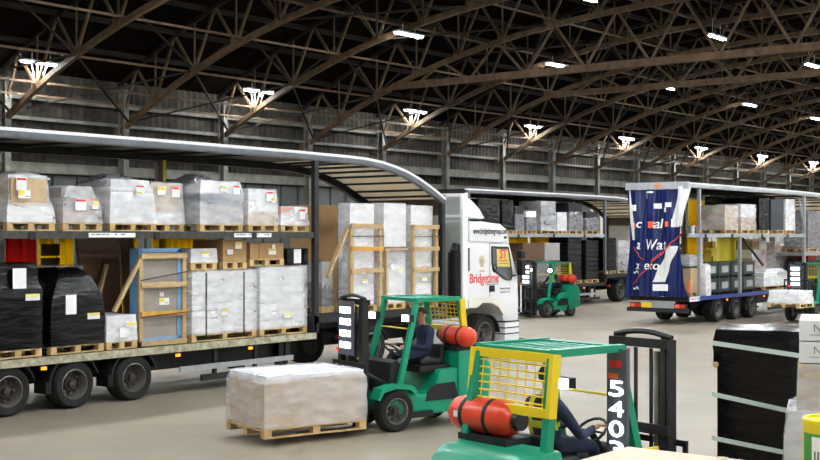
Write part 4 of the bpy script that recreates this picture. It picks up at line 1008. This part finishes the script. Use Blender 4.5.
# ------------------------------------------------------------------ forklifts
FS = .94
def forklift(label, loc, rz, fork_z=.12, sign='rear', digits=None, tank=True, lamps=True, mast_h=2.15):
    t = thing('forklift', label, 'forklift', (*loc, 0), rz, 'green forklifts'); t.scale = (FS, FS, FS)
    G, GD, K = M['green'], M['greend'], M['dgrey']
    prof = [(.78, .3), (.78, .62), (.62, .72), (.3, .66), (.25, .58), (-.1, .58), (-.2, .95), (-1.0, .98), (-1.0, .28), (-.4, .24), (.3, .22)]
    MB().prism(prof, -.5, .5, 'y', G).obj('chassis', t, bevel=.04, smooth=True)
    cp = [(-.55, .28), (-1.18, .34), (-1.27, .5), (-1.27, .95), (-1.2, 1.16), (-1.05, 1.26), (-.55, 1.28)]
    cwt = MB().prism(cp, -.56, .56, 'y', G).obj('counterweight', t, bevel=.09, smooth=True)
    MB().box(-1.28, -1.26, -.25, .25, .55, .85, K).obj('radiator_grille', cwt)
    for a in (-.515, .5): MB().prism([(-.58, .45), (.1, .45), (.05, .62), (-.1, .72), (-.5, .74)], a, a+.015, 'y', M['plastic']).obj('side_panel', t)
    for a in (-.56, .5): MB().box(-.02, .5, a, a+.06, .2, .3, K).obj('step', t)
    # hood with seat
    MB().box(-.55, .12, -.36, .36, .9, 1.02, K).obj('engine_hood', t, bevel=.04, smooth=True)
    st = MB().box(-.46, .0, -.24, .24, 1.02, 1.12, M['seat']).obj('seat_cushion', t, bevel=.04, smooth=True)
    MB().prism([(-.50, 1.06), (-.40, 1.06), (-.42, 1.34), (-.5, 1.34)], -.23, .23, 'y', M['seat']).obj('seat_back', t, bevel=.03, smooth=True)
    # dash and wheel
    MB().prism([(.48, .6), (.78, .6), (.74, 1.12), (.6, 1.16), (.5, 1.0)], -.42, .42, 'y', M['plastic']).obj('dashboard', t, bevel=.03, smooth=True)
    MB().tube((.62, 0, 1.0), (.42, 0, 1.26), .035, K).obj('steering_column', t)
    c = Vector((.41, 0, 1.28)); d1 = Vector((0, 1, 0)); d2 = Vector((.75, 0, .62)).normalized()
    pts = [c+d1*.17*math.cos(2*PI*k/16)+d2*.17*math.sin(2*PI*k/16) for k in range(17)]
    MB().path(pts, .016, M['seat'], 6).bar(c-d1*.17, c+d1*.17, .02, .02, M['seat']).obj('steering_wheel', t)
    for y in (-.3, -.24, -.18): MB().tube((.6, y, 1.12), (.52, y, 1.32), .012, K, 6).lathe([(.001, -.02), (.022, 0), (.001, .02)], (.52, y, 1.33), 'z', M['seat'], 8).obj('lever', t)
    # overhead guard
    gz = 2.1
    for s in (-1, 1):
        MB().bar((.64, s*.5, .66), (.26, s*.47, gz), .07, .09, G).obj('guard_pillar', t)
        MB().bar((-.82 if s > 0 else -.72, s*.48, 1.2), (-.62, s*.48, gz), .08, .09, G).obj('guard_pillar', t)
        MB().box(-.64, .3, s*.49-.04, s*.49+.04, gz, gz+.07, G).obj('guard_rail', t)
        wheel(t, .72, s*.47, .34, .24, s > 0); wheel(t, -.72, s*.44, .26, .2, s > 0)
        MB().prism([(.3, .62), (.42, .74), (.72, .78), (1.02, .72), (1.1, .55), (1.06, .53), (.98, .66), (.72, .71), (.46, .67), (.36, .58)], s*.47-.13, s*.47+.13, 'y', G).obj('fender', t)
    for x in (-.6, .24): MB().box(x-.04, x+.06, -.46, .46, gz+.005, gz+.06, G).obj('guard_rail', t)
    for k in range(7): MB().box(-.58, .24, -.40+k*.125, -.345+k*.125, gz+.015, gz+.05, G).obj('roof_bar', t)
    # yellow rear grille
    g = MB()
    a = .52
    for z in (1.6, 2.09): g.bar((-.7+(z-1.6)*.12, -a, z), (-.7+(z-1.6)*.12, a, z), .05, .085, M['yellow'])
    for s in (-1, 1): g.bar((-.7, s*a, 1.56), (-.64, s*a, 2.13), .05, .10, M['yellow'])
    g = g.obj('rear_grille', t)
    for k in range(1, 7):
        z = 1.6+.49*k/7; MB().tube((-.7+(z-1.6)*.12, -a, z), (-.7+(z-1.6)*.12, a, z), .009, M['yellow'], 5).obj('wire', g)
    for k in range(1, 9):
        y = -a+2*a*k/9; MB().tube((-.7, y, 1.6), (-.64, y, 2.09), .006, M['yellow'], 5).obj('wire', g)
    # gas tank
    if tank:
        tk = MB().lathe([(.02, -.40), (.09, -.385), (.145, -.34), (.17, -.26), (.17, .30), (.15, .38), (.1, .42), (.02, .44)], (-.67, .34, 1.49), 'y', M['tank'], 28).obj('gas_tank', t, smooth=True)
        for y in (-.1, .22): MB().lathe([(.171, y-.025), (.177, y-.02), (.177, y+.02), (.171, y+.025)], (-.67, .32, 1.49), 'y', M['plastic'], 28, cap=False).obj('tank_strap', tk)
        MB().lathe([(.09, -.47), (.09, -.41)], (-.67, .34, 1.49), 'y', K, 16).obj('tank_collar', tk)
        MB().box(-.85, -.52, -.1, .55, 1.27, 1.33, K).obj('tank_cradle', tk)
        MB().box(-.845, -.84, .56, .62, 1.47, 1.53, M['paper']).obj('tank_sticker', tk)
    # mast
    ms = MB(); X = 1.2
    for s in (-1, 1):
        y = s*.36
        ms.box(X-.06, X+.06, y-.015, y+.015, .1, mast_h, K).box(X-.06, X-.03, y-.06*s-.03, y-.06*s+.03, .1, mast_h, K).box(X+.03, X+.06, y-.06*s-.03, y-.06*s+.03, .1, mast_h, K)
    ms = ms.obj('outer_mast', t)
    for s in (-1, 1): MB().box(X-.04, X+.04, s*.29-.03, s*.29+.03, .14, mast_h+.02, M['black']).obj('inner_mast', t)
    for z, hgt in ((mast_h-.04, .09), (1.25, .1), (.4, .12)): MB().box(X-.09, X-.05, -.38, .38, z-hgt/2, z+hgt/2, K).obj('mast_crossbar', t)
    pts = [(X, -.37+.74*k/10, mast_h+.02+.05*math.sin(PI*k/10)) for k in range(11)]
    MB().path(pts, .03, K, 6).obj('mast_top_bar', t)
    for s in (-1, 1):
        MB().tube((X-.02, s*.2, .2), (X-.02, s*.2, mast_h-.12), .035, M['rim'], 10).obj('lift_cylinder', t)
        MB().box(X+.0, X+.015, s*.1-.02, s*.1+.02, .4, mast_h-.1, M['dgrey']).obj('lift_chain', t)
        MB().tube((.75, s*.3, .75), (X-.06, s*.3, .95), .04, K, 8).obj('tilt_cylinder', t)
    for z in (fork_z+.05, fork_z+.48): MB().box(X+.07, X+.11, -.5, .5, z, z+.12, K).obj('carriage_plate', t)
    MB().box(X+.06, X+.09, -.5, -.45, fork_z+.6, fork_z+1.0, K).box(X+.06, X+.09, .45, .5, fork_z+.6, fork_z+1.0, K).box(X+.06, X+.09, -.5, .5, fork_z+.97, fork_z+1.03, K).obj('load_backrest', t)
    for s in (-1, 1):
        MB().box(X+.11, X+.15, s*.28-.06, s*.28+.06, fork_z-.02, fork_z+.6, K).prism([(X+.11, fork_z-.04), (X+1.2, fork_z-.02), (X+1.2, fork_z-.008), (X+.11, fork_z)], s*.28-.06, s*.28+.06, 'y', K).obj('fork', t)
    # mast sign
    if sign == 'rear':
        X0, sy = .25, -.5; sb = MB().box(X0-.04, X0, sy-.12, sy+.12, .9, mast_h-.02, M['ledoff']).obj('mast_sign', t)
        MB().box(X0-.044, X0-.04, sy-.06, sy+.08, mast_h-.2, mast_h-.13, M['logored']).obj('sign_mark', sb); MB().box(X0-.044, X0-.04, sy-.02, sy+.1, mast_h-.3, mast_h-.25, M['orange']).obj('sign_mark', sb)
        for k, ch in enumerate(digits or ''):
            text('digit', ch, .21, M['led'], sb, (X0-.045, sy, mast_h-.40-k*.19), *REAR, width=.17, ext=.003)
    else:
        sy = -.02; sb = MB().box(X+.1, X+.14, sy-.22, sy+.22, 1.25, mast_h-.02, M['ledoff']).obj('mast_sign', t)
        for k in range(4): MB().box(X+.14, X+.146, sy-.16, sy+.16, mast_h-.22-k*.19, mast_h-.12-k*.19, M['led']).obj('light_bar', sb)
        MB().box(X+.14, X+.15, -.3, -.24, 1.3, 1.36, M['redlamp']).obj('red_lamp', sb)
    if lamps:
        for s in ((1,) if sign == 'rear' else (-1, 1)):
            dz = -.13 if sign == 'rear' else 0
            yo = .38 if sign == 'rear' else s*.5
            h = MB().box(.4, .5, yo-.1, yo+.1, 1.78+dz, 1.9+dz, K).obj('work_lamp', t)
            MB().box(.5, .51, yo-.09, yo+.09, 1.79+dz, 1.89+dz, M['head']).obj('lamp_lens', h)
            if sign == 'rear': MB().box(.39, .4, yo-.09, yo+.09, 1.79+dz, 1.89+dz, M['head']).obj('lamp_lens', h)
        MB().box(.58, .78, -.54, -.52, 1.1, 1.16, M['yellow']).obj('warning_strip', t)
        MB().tube((.38, -.4, 1.66), (.42, .42, 1.66), .014, M['yellow'], 6).obj('yellow_cable', t)
    for s in (-1, 1): MB().box(-1.24, -1.2, s*.4-.06, s*.4+.06, 1.0, 1.1, M['reddull']).obj('rear_lamp', t)
    return t

# ------------------------------------------------------------------ people
def person(label, loc, rz, lean=0, vest=True, helmet=False):
    t = thing('person', label, 'person', (*loc, 0), rz, 'forklift drivers'); t.scale = (FS, FS, FS)
    bm = bmesh.new(); sk = bm.verts.layers.skin.verify()
    def vx(p, r, root=False):
        v = bm.verts.new(p); v[sk].radius = r if isinstance(r, tuple) else (r, r); v[sk].use_root = root; return v
    def chain(a, lst):
        for p, r in lst: b_ = vx(p, r); bm.edges.new((a, b_)); a = b_
        return a
    pel = vx((-.14, 0, 1.22), (.16, .12), True)
    ch = chain(pel, [((-.17, 0, 1.38), (.15, .115)), ((-.15, 0, 1.56), (.17, .12))])
    nk = chain(ch, [((-.1, 0, 1.69), .06), ((-.075, 0, 1.755), .062), ((-.06, 0, 1.84), .092), ((-.07, 0, 1.93), .08)])
    hands = []
    for s in (-1, 1):
        wr = (.30, s*.15, 1.34) if s > 0 else (.34, s*.2, 1.36)
        a = chain(ch, [((-.14, s*.17, 1.6), .075), ((-.08, s*.25, 1.48), .062), ((.02, s*.31, 1.32), .05), ((.16, s*.25, 1.32), .045), (wr, .03), ((wr[0]+.06, wr[1]-s*.01, wr[2]+.005), (.04, .02))])
        bx, by, bz = wr[0]+.06, wr[1]-s*.01, wr[2]+.005
        for k in range(4):
            oy = (k-1.5)*.021; L = (.075, .085, .08, .062)[k]
            chain(a, [((bx+.035, by+oy, bz+.008), .0095), ((bx+.035+L*.5, by+oy*1.1, bz+.004), .009), ((bx+.03+L*.75, by+oy*1.1, bz-.03), .008)])
        chain(a, [((bx+.01, by-s*.04, bz-.005), .011), ((bx+.05, by-s*.055, bz-.015), .009)])
        chain(pel, [((-.05, s*.1, 1.21), .095), ((.2, s*.14, 1.2), .085), ((.38, s*.15, 1.16), .068), ((.42, s*.15, .92), .055), ((.43, s*.15, .72), .042), ((.5, s*.15, .69), (.042, .032)), ((.6, s*.15, .68), (.04, .025))])
    me = bpy.data.meshes.new('body'); bm.to_mesh(me); bm.free()
    tmp = bpy.data.objects.new('tmp', me); C.objects.link(tmp)
    m1 = tmp.modifiers.new('s', 'SKIN'); m1.use_smooth_shade = True; m2 = tmp.modifiers.new('d', 'SUBSURF'); m2.levels = 2; m2.render_levels = 2
    dg = bpy.context.evaluated_depsgraph_get(); dg.update()
    body = bpy.data.meshes.new_from_object(tmp.evaluated_get(dg)); bpy.data.objects.remove(tmp)
    body.materials.clear()
    for mm in ('navy', 'skin', 'hivis', 'seat'): body.materials.append(M[mm])
    for p in body.polygons:
        c = p.center; k = 0
        if c.z > 1.68 and abs(c.y) < .13: k = 1
        elif c.x > .31 and c.z > 1.27 and abs(c.y) < .3: k = 1
        elif c.z < .74: k = 3
        elif vest and 1.3 < c.z < 1.66 and (.06 < abs(c.y) < .13 or 1.38 < c.z < 1.45) and abs(c.y) < .19 and c.x < .0: k = 2
        p.material_index = k; p.use_smooth = True
    b_ = link('body', body, t)
    back = -.1
    # face and hair
    for s in (-1, 1):
        MB().lathe([(.001, -.012), (.012, 0), (.001, .012)], (.024, s*.033, 1.86), 'x', M['hair'], 10).obj('eye', t)
        MB().lathe([(.001, -.012), (.03, -.004), (.03, .004), (.001, .012)], (-.075, s*.098, 1.845), 'y', M['skin'], 12).obj('ear', t)
    MB().prism([(.02, 1.865), (.055, 1.825), (.02, 1.815)], -.014, .014, 'y', M['skin']).obj('nose', t, bevel=.006)
    MB().box(.022, .03, -.024, .024, 1.785, 1.795, M['labred']).obj('mouth', t)
    b = MB(); n = 16; p = []; q = []
    rows = 8
    for j in range(rows+1):
        f = j/rows*.62*PI
        for i in range(n):
            a = 2*PI*i/n; cut = 1
            r = math.sin(f); x = math.cos(a)*r; y = math.sin(a)*r; z = math.cos(f)
            if x > .1: z = max(z, .35)
            p.append((-.072+x*.112, y*.105, 1.87+z*.112))
    for j in range(rows):
        for i in range(n): q.append((j*n+i, j*n+(i+1) % n, (j+1)*n+(i+1) % n, (j+1)*n+i))
    b.add(p, q, M['yellow'] if helmet else M['hair']); b.obj('helmet' if helmet else 'hair', t, smooth=True)
    for c in t.children: c.location.x += back
    return t

def P3(x, y, dist): d = ray(x, y)*dist; return d.x, d.y
# foreground forklift
f2 = on_z(562, 345.5, 2.14*FS); a2 = math.radians(-12)
forklift('green forklift with yellow rear grille and red gas tank in the foreground, seen from behind', f2, a2, .12, 'rear', '5403')
person('driver in navy overalls with a lime vest on the foreground forklift, facing away', f2, a2)
# forklift carrying the white topped load
f1 = on_z(413, 424, 0); a1 = math.radians(163)
forklift('green forklift driving left with a big wrapped box on its forks', f1, a1, .11, 'front')
person('driver in dark clothes on the forklift that carries the big wrapped box', f1, a1, vest=False)
hx, hy = math.cos(a1), math.sin(a1)
bc = (f1[0]+2.13*hx, f1[1]+2.13*hy)
t = load3('big box load with white film top on the forks of the green forklift', 'pallet load', None, bc[0]-.86, bc[0]+.86, bc[1]-.6, bc[1]+.6, .108, 1.0,
      grid(2, 1, 'cardl', z1=.9)+[(0, 1, 0, 1, .9, 1, 'cardw')], 'wrap', [(0, 1, 1), (.6, 1, 1), (.92, 1, 1), (1, .9, .9)], .02, name='forked_load', rz=a1)
# far forklift
f3 = (39.6, 24.55); a3 = math.radians(170)
forklift('green forklift in the distance in front of the far trailer', f3, a3, .15, 'front')
person('driver with a lime vest on the distant forklift', f3, a3)
# forklift at the right edge
f4 = (43.6, 16.1); a4 = math.radians(176)
forklift('green forklift at the right edge lifting a white wrapped pallet', f4, a4, .55, 'front', lamps=False)
load3('white wrapped low pallet on the forks of the forklift at the right edge', 'pallet load', None, f4[0]-2.45, f4[0]-1.32, f4[1]-.55, f4[1]+.6, .55, 1.12, grid(2, 1, 'cardw'), 'wrapw', [(0, 1, 1), (1, .9, .9)], .05, name='forked_load', rz=a4)
for o in bpy.data.objects:
    if '_top' in o: del o['_top']
